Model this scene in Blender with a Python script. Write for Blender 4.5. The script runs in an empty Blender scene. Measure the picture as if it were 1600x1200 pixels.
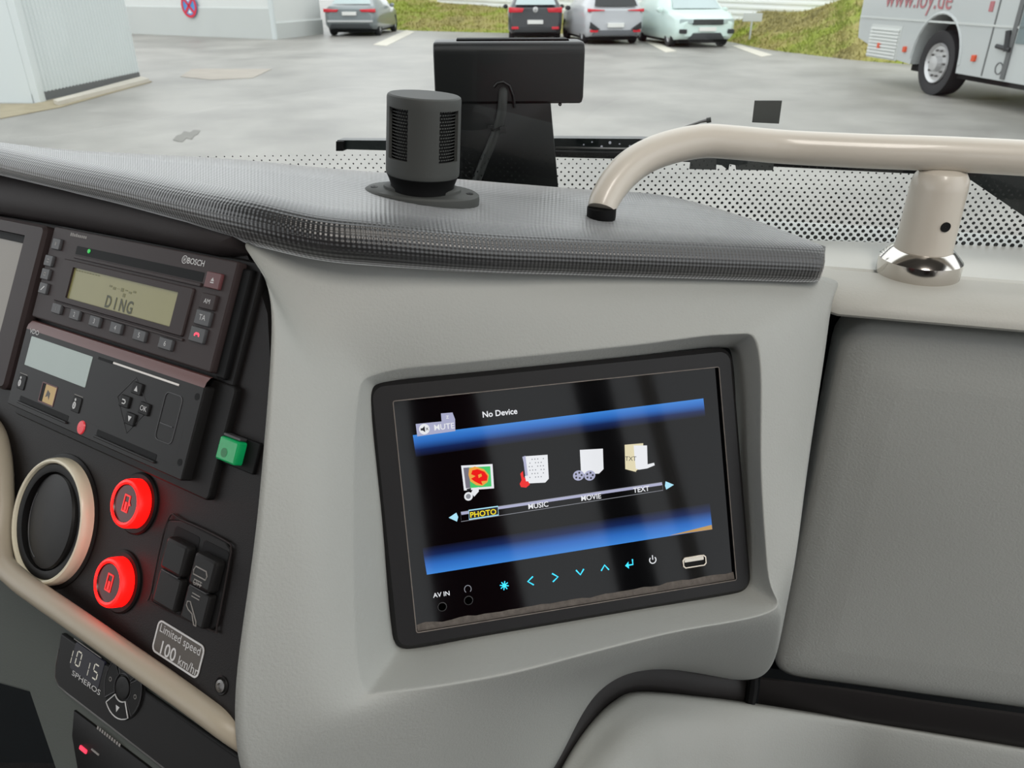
import bpy, bmesh, math, random
from mathutils import Vector, noise
random.seed(7)
SC = bpy.context.scene
COL = SC.collection
rad = math.radians

# ------------------------------------------------------------------ camera
F = 1200.0                      # focal length in pixels of the 1600x1200 frame
TH = rad(27.3)                  # pitch below the horizon
CAM = Vector((0, 0, 1.6))
RX = Vector((1, 0, 0))
UP = Vector((0, math.sin(TH), math.cos(TH)))
FW = Vector((0, math.cos(TH), -math.sin(TH)))
cam_d = bpy.data.cameras.new('camera')
cam_d.sensor_width = 36
cam_d.lens = F / 1600 * 36
cam_d.clip_start = 0.02
cam_d.clip_end = 500
cam_d.dof.use_dof = True
cam_d.dof.focus_distance = 0.46
cam_d.dof.aperture_fstop = 24
cam = bpy.data.objects.new('camera', cam_d)
cam.location = CAM
cam.rotation_euler = (rad(90) - TH, 0, 0)
COL.objects.link(cam)
SC.camera = cam

# ------------------------------------------------------------------ world, exposure
SC.view_settings.view_transform = 'Standard'
SC.view_settings.look = 'None'
SC.view_settings.gamma = 1
SC.view_settings.exposure = 0.0
SC.view_settings.use_curve_mapping = False
W = bpy.data.worlds.new('overcast_sky')
SC.world = W
W.use_nodes = True
bg = W.node_tree.nodes['Background']
bg.inputs[0].default_value = (0.95, 0.98, 1.0, 1)
bg.inputs[1].default_value = 1.85
LAMP_POWER = 10.0

# ------------------------------------------------------------------ helpers
def lin(c):
    out = []
    for x in c[:3]:
        x = x / 255.0
        out.append(x / 12.92 if x <= 0.04045 else ((x + 0.055) / 1.055) ** 2.4)
    return (*out, 1.0)

def RAY(x, y):
    return RX * ((x - 800) / F) + UP * ((600 - y) / F) + FW

def PX(x, y, d):
    return CAM + RAY(x, y) * d

def GP(x, y, z=0.0):
    r = RAY(x, y)
    return CAM + r * ((z - CAM.z) / r.z)

def camv(x, y, z):
    return (RX * x - UP * y + FW * z).normalized()

class Fr:
    def __init__(s, O, ex, ey, ez, k=0.001):
        s.O, s.ex, s.ey, s.ez, s.k = Vector(O), Vector(ex), Vector(ey), Vector(ez), k
    def P(s, a, b, c=0.0):
        return s.O + (s.ex * a + s.ey * b + s.ez * c) * s.k
    def L(s, x, y, c=0.0):
        d = RAY(x, y)
        o = s.O + s.ez * (c * s.k)
        t = (o - CAM).dot(s.ez) / d.dot(s.ez)
        p = CAM + d * t - o
        return p.dot(s.ex) / s.k, p.dot(s.ey) / s.k
    def W(s, x, y, c=0.0):
        a, b = s.L(x, y, c)
        return s.P(a, b, c)
    def at(s, a, b, c=0.0, rot=0.0):
        cs, sn = math.cos(rot), math.sin(rot)
        return Fr(s.P(a, b, c), s.ex * cs + s.ey * sn, s.ey * cs - s.ex * sn, s.ez, s.k)
    def box(s, p, q, c):
        a0, b0 = s.L(*p, c); a1, b1 = s.L(*q, c)
        return min(a0, a1), max(a0, a1), min(b0, b1), max(b0, b1)

def rr(a0, a1, b0, b1, r, n=4):
    r = min(r, (a1 - a0) / 2.001, (b1 - b0) / 2.001)
    pts = []
    for cx, cy, st in ((a1 - r, b0 + r, -90), (a1 - r, b1 - r, 0), (a0 + r, b1 - r, 90), (a0 + r, b0 + r, 180)):
        for i in range(n + 1):
            t = rad(st + 90 * i / n)
            pts.append((cx + r * math.cos(t), cy + r * math.sin(t)))
    return pts

def circ(a, b, r, n=28, rb=None):
    rb = rb or r
    return [(a + r * math.cos(2 * math.pi * i / n), b + rb * math.sin(2 * math.pi * i / n)) for i in range(n)]

def inset(pts, d):
    n = len(pts); out = []
    cx = sum(p[0] for p in pts) / n; cy = sum(p[1] for p in pts) / n
    area = sum(pts[i][0] * pts[(i + 1) % n][1] - pts[(i + 1) % n][0] * pts[i][1] for i in range(n))
    sg = 1 if area > 0 else -1
    for i in range(n):
        p0, p1, p2 = pts[i - 1], pts[i], pts[(i + 1) % n]
        e1 = (p1[0] - p0[0], p1[1] - p0[1]); e2 = (p2[0] - p1[0], p2[1] - p1[1])
        l1 = math.hypot(*e1) or 1; l2 = math.hypot(*e2) or 1
        nx = -(e1[1] / l1 + e2[1] / l2) * sg; ny = (e1[0] / l1 + e2[0] / l2) * sg
        l = math.hypot(nx, ny) or 1
        c = max(0.5, l / 2)
        out.append((p1[0] + nx / l * d / c, p1[1] + ny / l * d / c))
    return out

class MB:
    def __init__(s):
        s.v, s.f, s.uv = [], [], {}
    def add(s, vs, fs):
        n = len(s.v)
        s.v += [Vector(v) for v in vs]
        s.f += [tuple(i + n for i in f) for f in fs]
        return s
    def loops(s, L, closed=True, cap0=False, cap1=False):
        m = len(L[0]); fs = []
        for j in range(len(L) - 1):
            for i in range(m if closed else m - 1):
                k = (i + 1) % m
                fs.append((j * m + i, j * m + k, (j + 1) * m + k, (j + 1) * m + i))
        if cap0: fs.append(tuple(range(m))[::-1])
        if cap1: fs.append(tuple((len(L) - 1) * m + i for i in range(m)))
        return s.add([p for l in L for p in l], fs)
    def prism(s, fr, pts, c0, c1, bev=0.0):
        L = [[fr.P(a, b, c0) for a, b in pts]]
        if bev > 0:
            sg = 1 if c1 > c0 else -1
            L.append([fr.P(a, b, c1 - sg * bev) for a, b in pts])
            q = inset(pts, bev * 0.35)
            L.append([fr.P(a, b, c1 - sg * bev * 0.3) for a, b in q])
            q = inset(pts, bev)
            L.append([fr.P(a, b, c1) for a, b in q])
        else:
            L.append([fr.P(a, b, c1) for a, b in pts])
        return s.loops(L, True, True, True)
    def rbox(s, fr, a0, a1, b0, b1, c0, c1, r=1.0, bev=0.4):
        return s.prism(fr, rr(a0, a1, b0, b1, r), c0, c1, bev)
    def flat(s, fr, pts, c):
        return s.add([fr.P(a, b, c) for a, b in pts], [tuple(range(len(pts)))])
    def frame(s, fr, outer, inner, c0, c1, bev=0.0, cin=None):
        cin = c0 if cin is None else cin
        L = [[fr.P(a, b, c0) for a, b in outer]]
        if bev:
            L.append([fr.P(a, b, c1 - bev) for a, b in outer])
            L.append([fr.P(a, b, c1) for a, b in inset(outer, bev)])
        else:
            L.append([fr.P(a, b, c1) for a, b in outer])
        L.append([fr.P(a, b, c1) for a, b in inner])
        L.append([fr.P(a, b, cin) for a, b in inner])
        return s.loops(L, True)
    def tube(s, path, r, seg=12, caps=True, closed=False):
        n = len(path); path = [Vector(p) for p in path]
        rs = r if isinstance(r, (list, tuple)) else [r] * n
        L = []; prev = None
        for i, p in enumerate(path):
            if closed: t = path[(i + 1) % n] - path[i - 1]
            else: t = path[min(i + 1, n - 1)] - path[max(i - 1, 0)]
            t.normalize()
            if prev is None:
                a = Vector((0, 0, 1)) if abs(t.z) < .9 else Vector((1, 0, 0))
                x = t.cross(a).normalized()
            else:
                x = (prev - t * prev.dot(t)).normalized()
            prev = x; y = t.cross(x)
            L.append([p + (x * math.cos(2 * math.pi * k / seg) + y * math.sin(2 * math.pi * k / seg)) * rs[i] for k in range(seg)])
        if closed: L.append(L[0])
        return s.loops(L, True, caps and not closed, caps and not closed)
    def lathe(s, fr, prof, a=0, b=0, seg=40, sq=1.0, cap0=False, cap1=False):
        L = [[fr.P(a + r * math.cos(2 * math.pi * k / seg), b + r * sq * math.sin(2 * math.pi * k / seg), c) for k in range(seg)] for r, c in prof]
        return s.loops(L, True, cap0, cap1)
    def box(s, fr, a0, a1, b0, b1, c0, c1):
        return s.prism(fr, [(a0, b0), (a1, b0), (a1, b1), (a0, b1)], c0, c1)
    def build(s, name, mat, parent=None, angle=35, off=None, recalc=True, uvs=None):
        me = bpy.data.meshes.new(name)
        if parent is not None: o0 = OFF[parent.name]
        elif off is not None: o0 = Vector(off)
        else:
            xs = [v.x for v in s.v]; ys = [v.y for v in s.v]; zs = [v.z for v in s.v]
            o0 = Vector(((min(xs) + max(xs)) / 2, (min(ys) + max(ys)) / 2, min(zs)))
        me.from_pydata([v - o0 for v in s.v], [], s.f)
        if uvs is not None:
            ul = me.uv_layers.new(name='UVMap')
            for lp in me.loops: ul.data[lp.index].uv = uvs[lp.vertex_index]
        if recalc:
            bm = bmesh.new(); bm.from_mesh(me)
            bmesh.ops.recalc_face_normals(bm, faces=bm.faces)
            bm.to_mesh(me); bm.free()
        me.shade_smooth()
        me.set_sharp_from_angle(angle=rad(angle))
        me.materials.append(mat)
        if len(me.polygons) < 4000:
            big = set()
            for p in me.polygons:
                if p.loop_total > 6: big.update(p.edge_keys)
            if big:
                for e in me.edges:
                    if e.key in big: e.use_edge_sharp = True
        o = bpy.data.objects.new(name, me)
        COL.objects.link(o)
        if parent is not None: o.parent = parent
        else: o.location = o0
        OFF[o.name] = o0
        return o

OFF = {}
def thing(name, label, cat, loc, group=None, kind=None):
    o = bpy.data.objects.new(name, None)
    COL.objects.link(o)
    o.empty_display_size = 0.02
    o.location = loc
    OFF[o.name] = Vector(loc)
    return tag(o, label, cat, group, kind)

def tag(o, label=None, cat=None, group=None, kind=None):
    if label: o['label'] = label
    if cat: o['category'] = cat
    if group: o['group'] = group
    if kind: o['kind'] = kind
    return o

def catmull(P, n, closed=False):
    m = len(P); out = []
    segs = m if closed else m - 1
    for i in range(segs):
        if closed: p0, p1, p2, p3 = P[i - 1], P[i], P[(i + 1) % m], P[(i + 2) % m]
        else: p0, p1, p2, p3 = P[max(i - 1, 0)], P[i], P[i + 1], P[min(i + 2, m - 1)]
        for k in range(n):
            t = k / n
            out.append(0.5 * ((2 * p1) + (p2 - p0) * t + (2 * p0 - 5 * p1 + 4 * p2 - p3) * t * t + (3 * p1 - p0 - 3 * p2 + p3) * t ** 3))
    if not closed: out.append(P[-1].copy())
    return out

MATS = {}
def mat(name, col, rough=0.5, metal=0.0, spec=0.5, bump=None, var=0.0, vscale=20.0, emit=0.0, ecol=None, coat=0.0, rvar=0.0):
    m = bpy.data.materials.new(name)
    m.use_nodes = True
    nt = m.node_tree; N = nt.nodes; K_ = nt.links
    b = N['Principled BSDF']
    c = lin(col)
    b.inputs['Base Color'].default_value = c
    b.inputs['Roughness'].default_value = rough
    b.inputs['Metallic'].default_value = metal
    b.inputs['Specular IOR Level'].default_value = spec
    b.inputs['Coat Weight'].default_value = coat
    if emit:
        b.inputs['Emission Color'].default_value = lin(ecol or col)
        b.inputs['Emission Strength'].default_value = emit
    tc = N.new('ShaderNodeTexCoord')
    if var or rvar:
        nz = N.new('ShaderNodeTexNoise'); nz.inputs['Scale'].default_value = vscale; nz.inputs['Detail'].default_value = 4
        K_.new(tc.outputs['Object'], nz.inputs['Vector'])
    if var:
        mx = N.new('ShaderNodeMix'); mx.data_type = 'RGBA'
        mx.inputs[6].default_value = tuple(x * (1 - var) for x in c[:3]) + (1,)
        mx.inputs[7].default_value = tuple(min(1, x * (1 + var)) for x in c[:3]) + (1,)
        K_.new(nz.outputs['Fac'], mx.inputs[0]); K_.new(mx.outputs[2], b.inputs['Base Color'])
    if rvar:
        mr = N.new('ShaderNodeMapRange'); mr.inputs[3].default_value = max(0.02, rough - rvar); mr.inputs[4].default_value = rough + rvar
        K_.new(nz.outputs['Fac'], mr.inputs[0]); K_.new(mr.outputs[0], b.inputs['Roughness'])
    if bump:
        sc, st = bump[0], bump[1]
        nb = N.new('ShaderNodeTexNoise'); nb.inputs['Scale'].default_value = sc; nb.inputs['Detail'].default_value = 2
        bp = N.new('ShaderNodeBump'); bp.inputs['Strength'].default_value = st; bp.inputs['Distance'].default_value = bump[2] if len(bump) > 2 else 0.0004
        K_.new(tc.outputs['Object'], nb.inputs['Vector']); K_.new(nb.outputs['Fac'], bp.inputs['Height']); K_.new(bp.outputs[0], b.inputs['Normal'])
    MATS[name] = m
    return m

def text(fr, s, a, b, size, m, parent, c=0.1, sx=1.0, align='CENTER', rot=0.0, name='lettering', shear=0.0, bold=0.0):
    cu = bpy.data.curves.new('t', 'FONT')
    cu.body = s; cu.size = 1.0; cu.align_x = align; cu.align_y = 'CENTER'; cu.resolution_u = 3; cu.shear = shear
    cu.offset = bold
    o = bpy.data.objects.new('t', cu)
    COL.objects.link(o)
    me = bpy.data.meshes.new_from_object(o)
    bpy.data.objects.remove(o); bpy.data.curves.remove(cu)
    f2 = fr.at(a, b, 0, rot)
    mb = MB()
    mb.v = [f2.P(v.co.x * size * sx, -v.co.y * size, c) for v in me.vertices]
    mb.f = [tuple(p.vertices) for p in me.polygons]
    bpy.data.meshes.remove(me)
    return mb.build(name, m, parent, recalc=False)

# ------------------------------------------------------------------ materials
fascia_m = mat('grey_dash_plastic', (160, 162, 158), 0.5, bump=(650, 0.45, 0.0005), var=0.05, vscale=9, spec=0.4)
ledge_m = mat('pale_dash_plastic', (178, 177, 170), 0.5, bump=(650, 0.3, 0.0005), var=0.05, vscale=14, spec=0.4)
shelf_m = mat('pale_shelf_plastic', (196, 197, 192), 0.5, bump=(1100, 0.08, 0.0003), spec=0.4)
cream_m = mat('cream_trim_plastic', (170, 160, 142), 0.42, bump=(900, 0.06, 0.0003))
black_m = mat('black_plastic', (21, 20, 20), 0.5, bump=(1400, 0.12, 0.0003), var=0.15, spec=0.2)
panel_m = mat('black_grained_panel', (27, 24, 24), 0.48, bump=(1600, 0.25, 0.0004), var=0.12, spec=0.2)
brow_m = mat('dark_hood_plastic', (46, 41, 41), 0.6, bump=(1600, 0.2, 0.0004), var=0.1, spec=0.2)
radio_m = mat('brownish_black_radio', (56, 47, 47), 0.48, bump=(2000, 0.08, 0.0002), spec=0.2)
key_m = mat('dark_key_plastic', (62, 62, 64), 0.45)
keyred_m = mat('reddish_key_plastic', (96, 50, 52), 0.45)
dots_m = mat('dot_ink', (36, 38, 38), 0.6)
hole_m = mat('hole_black', (2, 2, 2), 0.9, spec=0.0)
dark_m = mat('deep_black', (8, 8, 9), 0.6, spec=0.2)
gloss_m = mat('glossy_black_glass', (5, 5, 7), 0.06, spec=0.24, rvar=0.02, vscale=60)
tacho_m = mat('tachograph_black', (29, 28, 28), 0.42, bump=(1800, 0.06, 0.0002), spec=0.2)
tachotop_m = mat('tachograph_reddish_bevel', (104, 70, 68), 0.38)
lcd_m = mat('olive_lcd', (134, 130, 82), 0.35, emit=0.09, var=0.06, vscale=60)
lcdg_m = mat('grey_green_lcd', (160, 175, 170), 0.3, emit=0.06, var=0.04, vscale=40)
lcdt_m = mat('tan_display', (120, 112, 98), 0.3, emit=0.03, var=0.1, vscale=12)
lcdtext_m = mat('lcd_segment_dark', (70, 72, 48), 0.5)
lcdfaint_m = mat('lcd_segment_faint', (118, 116, 74), 0.5)
print_m = mat('pale_print', (205, 205, 205), 0.5, emit=0.03)
dimprint_m = mat('dim_print', (140, 136, 132), 0.5)
redled_m = mat('red_phone_light', (255, 60, 90), 0.4, emit=0.7)
greenled_m = mat('green_led', (20, 190, 70), 0.4, emit=0.35)
green_m = mat('green_switch_lens', (10, 150, 85), 0.25, emit=0.16, var=0.2, vscale=200)
redglow_m = mat('red_lit_ring', (255, 20, 14), 0.35, emit=3.2, ecol=(255, 8, 6))
redface_m = mat('dark_red_cap', (60, 6, 8), 0.3, emit=0.02, ecol=(255, 20, 20))
redicon_m = mat('red_icon', (235, 30, 30), 0.4, emit=0.5)
amber_m = mat('amber_card_latch', (205, 170, 100), 0.4)
brightline_m = mat('bright_edge', (235, 230, 225), 0.25)
rubber_m = mat('matte_black_rubber', (60, 62, 60), 0.62, bump=(1500, 0.1, 0.0003), var=0.08)
mesh_m = mat('sensor_mesh', (30, 31, 31), 0.55)
box_m = mat('device_black', (15, 16, 16), 0.36, bump=(1800, 0.1, 0.0003), spec=0.5)
rail_m = mat('champagne_paint', (200, 193, 181), 0.34, spec=0.5, coat=0.25)
chrome_m = mat('chrome', (215, 210, 204), 0.14, metal=1.0, rvar=0.06, vscale=30)
steel_m = mat('dull_steel', (120, 118, 116), 0.35, metal=0.9)
dustm = mat('grey_dust_reflection', (92, 86, 81), 0.95, bump=(500, 0.6, 0.001), var=0.5, vscale=300)
stripm = mat('black_seal_strip', (38, 36, 36), 0.42, bump=(1500, 0.1, 0.0003), spec=0.2)
greenblack_m = mat('wiper_black', (22, 30, 30), 0.35)
sticker_m = mat('dark_grey_sticker', (70, 71, 69), 0.6)
speedlabel_m = mat('brown_label', (82, 76, 70), 0.5, var=0.12, vscale=900)
footm = mat('dark_foot_panel', (86, 90, 86), 0.7, bump=(900, 0.2, 0.0004), spec=0.2)
carpet_m = mat('dark_floor_mat', (36, 34, 34), 0.95, bump=(500, 0.8, 0.002), var=0.4, vscale=300)
ceil_m = mat('ceiling_fabric', (92, 89, 86), 0.9)
wallin_m = mat('cabin_lining', (84, 82, 80), 0.8)
seat_m = mat('maroon_seat_fabric', (108, 32, 42), 0.9, bump=(600, 0.3, 0.001), var=0.15)

def emis(name, col, s=1.0):
    m = bpy.data.materials.new(name); m.use_nodes = True
    nt = m.node_tree
    b = nt.nodes['Principled BSDF']
    b.inputs['Base Color'].default_value = (0.01, 0.01, 0.01, 1)
    b.inputs['Roughness'].default_value = 0.07
    b.inputs['Specular IOR Level'].default_value = 0.24
    b.inputs['Emission Color'].default_value = lin(col)
    b.inputs['Emission Strength'].default_value = s
    return m
e_white = emis('ui_white', (240, 242, 246), 0.9)
e_lav = emis('ui_lavender', (176, 178, 208), 0.9)
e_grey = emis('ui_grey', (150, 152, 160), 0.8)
e_dark = emis('ui_dark', (40, 42, 48), 0.8)
e_yel = emis('ui_yellow', (250, 226, 40), 1.0)
e_red = emis('ui_red', (235, 14, 10), 1.0)
e_grn = emis('ui_green', (70, 205, 110), 0.9)
e_org = emis('ui_orange', (245, 170, 70), 0.9)
e_cyan = emis('ui_cyan', (60, 215, 255), 1.3)
e_pale = emis('ui_pale_cyan', (170, 225, 245), 1.0)
e_cream = emis('ui_cream', (232, 222, 184), 0.9)
e_gold = emis('ui_gold', (205, 160, 90), 0.8)
e_seg = emis('clock_segments', (225, 220, 205), 0.6)
e_navy = emis('clock_navy', (20, 20, 34), 0.6)
e_purple = emis('ui_grey_purple', (120, 118, 130), 0.9)

def ui_gradient(name, flip):
    m = bpy.data.materials.new(name); m.use_nodes = True
    nt = m.node_tree; N = nt.nodes
    b = N['Principled BSDF']
    b.inputs['Base Color'].default_value = (0.002, 0.002, 0.003, 1); b.inputs['Roughness'].default_value = 0.06; b.inputs['Specular IOR Level'].default_value = 0.24
    uv = N.new('ShaderNodeUVMap'); sp = N.new('ShaderNodeSeparateXYZ'); rp = N.new('ShaderNodeValToRGB')
    nt.links.new(uv.outputs[0], sp.inputs[0]); nt.links.new(sp.outputs[1], rp.inputs[0])
    e = rp.color_ramp.elements
    e[0].position = 0; e[0].color = lin((60, 132, 214)); e[1].position = 1; e[1].color = (0.002, 0.003, 0.008, 1)
    x = rp.color_ramp.elements.new(0.35); x.color = lin((44, 104, 186)); x = rp.color_ramp.elements.new(0.7); x.color = lin((16, 36, 84))
    nt.links.new(rp.outputs[0], b.inputs['Emission Color']); b.inputs['Emission Strength'].default_value = 1.0
    return m
e_blue = ui_gradient('ui_blue_band', False)

def glass_mat(name, refl=0.06, tint=(0.97, 0.99, 0.98)):
    m = bpy.data.materials.new(name); m.use_nodes = True
    nt = m.node_tree; N = nt.nodes
    N.remove(N['Principled BSDF'])
    out = N['Material Output']
    tr = N.new('ShaderNodeBsdfTransparent'); tr.inputs[0].default_value = (*tint, 1)
    gl = N.new('ShaderNodeBsdfGlossy'); gl.inputs['Roughness'].default_value = 0.02
    fr = N.new('ShaderNodeFresnel'); fr.inputs[0].default_value = 1.45
    mx = N.new('ShaderNodeMixShader')
    nt.links.new(fr.outputs[0], mx.inputs[0]); nt.links.new(tr.outputs[0], mx.inputs[1]); nt.links.new(gl.outputs[0], mx.inputs[2])
    nt.links.new(mx.outputs[0], out.inputs[0])
    return m
glass_m = glass_mat('windscreen_glass')

def pad_mat():
    m = mat('textured_black_vinyl', (26, 27, 28), 0.36, spec=0.6, coat=0.3)
    m.node_tree.nodes['Principled BSDF'].inputs['Sheen Weight'].default_value = 1.0
    m.node_tree.nodes['Principled BSDF'].inputs['Sheen Roughness'].default_value = 0.35
    m.node_tree.nodes['Principled BSDF'].inputs['IOR'].default_value = 1.65
    m.node_tree.nodes['Principled BSDF'].inputs['Coat Roughness'].default_value = 0.35
    nt = m.node_tree; N = nt.nodes; lk = nt.links
    b = N['Principled BSDF']
    uv = N.new('ShaderNodeUVMap'); sp = N.new('ShaderNodeSeparateXYZ'); lk.new(uv.outputs[0], sp.inputs[0])
    def mth(op, a, bb=None):
        n = N.new('ShaderNodeMath'); n.operation = op
        if isinstance(a, (int, float)): n.inputs[0].default_value = a
        else: lk.new(a, n.inputs[0])
        if bb is not None:
            if isinstance(bb, (int, float)): n.inputs[1].default_value = bb
            else: lk.new(bb, n.inputs[1])
        return n.outputs[0]
    w = 2 * math.pi / 4.6
    su = mth('SINE', mth('MULTIPLY', mth('ADD', sp.outputs[0], sp.outputs[1]), w))
    sv = mth('SINE', mth('MULTIPLY', mth('SUBTRACT', sp.outputs[0], sp.outputs[1]), w))
    h = mth('MULTIPLY', su, sv)
    bp = N.new('ShaderNodeBump'); bp.inputs['Strength'].default_value = 0.4; bp.inputs['Distance'].default_value = 0.0006
    lk.new(h, bp.inputs['Height']); lk.new(bp.outputs[0], b.inputs['Normal'])
    return m
pad_m = pad_mat()

def asphalt_mat():
    m = bpy.data.materials.new('wet_asphalt'); m.use_nodes = True
    nt = m.node_tree; N = nt.nodes; lk = nt.links
    b = N['Principled BSDF']
    tc = N.new('ShaderNodeTexCoord')
    mp = N.new('ShaderNodeMapping'); mp.inputs['Scale'].default_value = (0.5, 0.42, 1); lk.new(tc.outputs['Object'], mp.inputs[0])
    n1 = N.new('ShaderNodeTexNoise'); n1.inputs['Scale'].default_value = 1.0; n1.inputs['Detail'].default_value = 7; n1.inputs['Roughness'].default_value = 0.62
    lk.new(mp.outputs[0], n1.inputs['Vector'])
    n2 = N.new('ShaderNodeTexNoise'); n2.inputs['Scale'].default_value = 60; n2.inputs['Detail'].default_value = 3
    lk.new(tc.outputs['Object'], n2.inputs['Vector'])
    rp = N.new('ShaderNodeValToRGB'); e = rp.color_ramp.elements
    e[0].position = 0.34; e[0].color = lin((127, 124, 119)); e[1].position = 0.62; e[1].color = lin((160, 157, 151))
    lk.new(n1.outputs['Fac'], rp.inputs[0])
    mx = N.new('ShaderNodeMix'); mx.data_type = 'RGBA'; mx.blend_type = 'MULTIPLY'; mx.inputs[0].default_value = 0.12
    lk.new(rp.outputs[0], mx.inputs[6]); lk.new(n2.outputs['Color'], mx.inputs[7])
    lk.new(mx.outputs[2], b.inputs['Base Color'])
    mr = N.new('ShaderNodeMapRange'); mr.inputs[3].default_value = 0.3; mr.inputs[4].default_value = 0.62
    lk.new(n1.outputs['Fac'], mr.inputs[0]); lk.new(mr.outputs[0], b.inputs['Roughness'])
    bp = N.new('ShaderNodeBump'); bp.inputs['Strength'].default_value = 0.25; bp.inputs['Distance'].default_value = 0.01
    lk.new(n2.outputs['Fac'], bp.inputs['Height']); lk.new(bp.outputs[0], b.inputs['Normal'])
    return m
asphalt_m = asphalt_mat()
def grass_mat():
    m = bpy.data.materials.new('rough_grass'); m.use_nodes = True
    nt = m.node_tree; N = nt.nodes; lk = nt.links
    b = N['Principled BSDF']; b.inputs['Roughness'].default_value = 0.9
    tc = N.new('ShaderNodeTexCoord')
    n1 = N.new('ShaderNodeTexNoise'); n1.inputs['Scale'].default_value = 0.55; n1.inputs['Detail'].default_value = 8; n1.inputs['Roughness'].default_value = 0.7
    lk.new(tc.outputs['Object'], n1.inputs['Vector'])
    rp = N.new('ShaderNodeValToRGB'); e = rp.color_ramp.elements
    e[0].position = 0.3; e[0].color = lin((112, 106, 62)); e[1].position = 0.72; e[1].color = lin((160, 168, 62))
    x = e.new(0.47); x.color = lin((158, 148, 88)); x = e.new(0.58); x.color = lin((134, 146, 50))
    lk.new(n1.outputs['Fac'], rp.inputs[0]); lk.new(rp.outputs[0], b.inputs['Base Color'])
    return m
grass_m = grass_mat()
whitewall_m = mat('white_render', (212, 214, 211), 0.8, var=0.03, vscale=0.6)
plinth_m = mat('pale_plinth', (192, 195, 192), 0.8, var=0.04, vscale=1.0)
clad_m = mat('white_cladding', (200, 206, 205), 0.5, var=0.02, vscale=1)
hall_m = mat('bright_white_cladding', (238, 240, 238), 0.6)
kerb_m = mat('pale_concrete', (190, 184, 172), 0.85, var=0.12, vscale=3)
sand_m = mat('rusty_sand_edge', (150, 140, 116), 0.9, var=0.25, vscale=4)
line_m = mat('white_road_paint', (204, 199, 186), 0.7, var=0.06, vscale=5)
patch_m = mat('sandy_road_patch', (164, 156, 146), 0.75, var=0.15, vscale=2)
darkpatch_m = mat('dark_road_patch', (118, 116, 110), 0.6, var=0.15, vscale=4)
tyre_m = mat('tyre_rubber', (38, 38, 40), 0.75)
rim_m = mat('wheel_rim', (196, 196, 196), 0.35, metal=0.6)
winm = mat('car_window', (112, 126, 128), 0.08, spec=0.8)
winclear_m = mat('pale_car_window', (170, 186, 186), 0.08, spec=0.8)
tail_m = mat('red_tail_light', (205, 24, 44), 0.25, coat=0.5)
plate_m = mat('number_plate', (226, 226, 222), 0.5)
lowblack_m = mat('black_bumper', (38, 41, 43), 0.5)
shadowm = mat('underbody', (20, 20, 20), 0.9)
coach_m = mat('coach_white', (180, 184, 183), 0.3, coat=0.3, var=0.02, vscale=1)
coachred_m = mat('faded_red_lettering', (170, 104, 108), 0.5)
orange_m = mat('orange_reflector', (210, 84, 50), 0.4)
seam_m = mat('door_seam', (96, 98, 98), 0.6)

# ------------------------------------------------------------------ frames of the cabin
def frame_cam(center, depth, u, v):
    u = camv(*u)
    v = RX * v[0] - UP * v[1] + FW * v[2]
    v = (v - u * u.dot(v)).normalized()
    n = u.cross(v)
    O = PX(*center, depth)
    if n.dot(CAM - O) < 0: n = -n
    return Fr(O, u, v, n)
K = frame_cam((210, 460), 0.4345, (1932, 480, -1200), (-.3, 1, .02))          # instrument console
S = frame_cam((875, 780), 0.432, (5930, -617, 1200), (2126, 30284, 1200))      # monitor
YAW = rad(14.3)
BX = Vector((math.cos(YAW), -math.sin(YAW), 0))       # bus: to the right
BY = Vector((math.sin(YAW), math.cos(YAW), 0))        # bus: forward
BZ = Vector((0, 0, 1))
SHELF_H = 0.16
r_ = RAY(1300, 362)
B0 = CAM + r_ * (SHELF_H / -r_.z)                      # foot of the windscreen
B = Fr(B0, BX, BY, BZ, 1.0)                            # metres: right, forward, up

def bhit(x, y, f):           # pixel -> (right, up) on the bus plane at forward offset f
    d = RAY(x, y); o = B.P(0, f, 0)
    t = (o - CAM).dot(BY) / d.dot(BY)
    p = CAM + d * t - B0
    return p.dot(BX), p.z

# ================================================================== STRUCTURE: the cabin shell
FLOOR_Z = 0.55
zf = FLOOR_Z - B0.z
zc = 1.16
mb = MB().box(B, -2.0, 0.95, -5.2, 0.02, zf - 0.05, zf)
tag(mb.build('floor', carpet_m), 'dark rubber mat floor of the driver cabin below the dashboard', None, kind='structure')
mb = MB().box(B, -2.0, 0.95, -5.2, 0.1, zc, zc + 0.05)
tag(mb.build('ceiling', ceil_m), 'pale ceiling lining of the bus cabin', None, kind='structure')
for sx, nm, lb in ((-2.0, 'wall_left', 'driver side wall of the bus below and between the windows'), (0.95, 'wall_right', 'door side wall of the bus below and between the windows')):
    e = 0.04 if sx > 0 else -0.04
    mb = MB()
    mb.box(B, min(sx, sx + e), max(sx, sx + e), -5.2, -0.3 if sx < 0 else -1.35, zf, -0.55)
    mb.box(B, min(sx, sx + e), max(sx, sx + e), -5.2, 0.1, 0.98, zc)
    for fy in (-5.2, -3.6, -2.1, -1.35):
        mb.box(B, min(sx, sx + e), max(sx, sx + e), fy, fy + 0.1, -0.55, 0.98)
    tag(mb.build(nm, wallin_m), lb, None, kind='structure')
mb = MB().box(B, -2.0, 0.95, -5.25, -5.2, zf, zc)
tag(mb.build('wall_back', wallin_m), 'plain rear bulkhead of the bus cabin', None, kind='structure')
mb = MB().box(B, -0.75, 0.99, 0.035, 0.05, zf - 0.4, -0.08)
mb.loops([[B.P(r, .035 - .25 * max(0, -.75 - r) ** 1.0 * 1.0, z) for z in (zf - .4, -.1)] for r in (-.75, -1.0, -1.4, -2.0)], False)
tag(mb.build('wall_front', lowblack_m), 'outer front skin of the bus under the windscreen', None, kind='structure')

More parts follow.
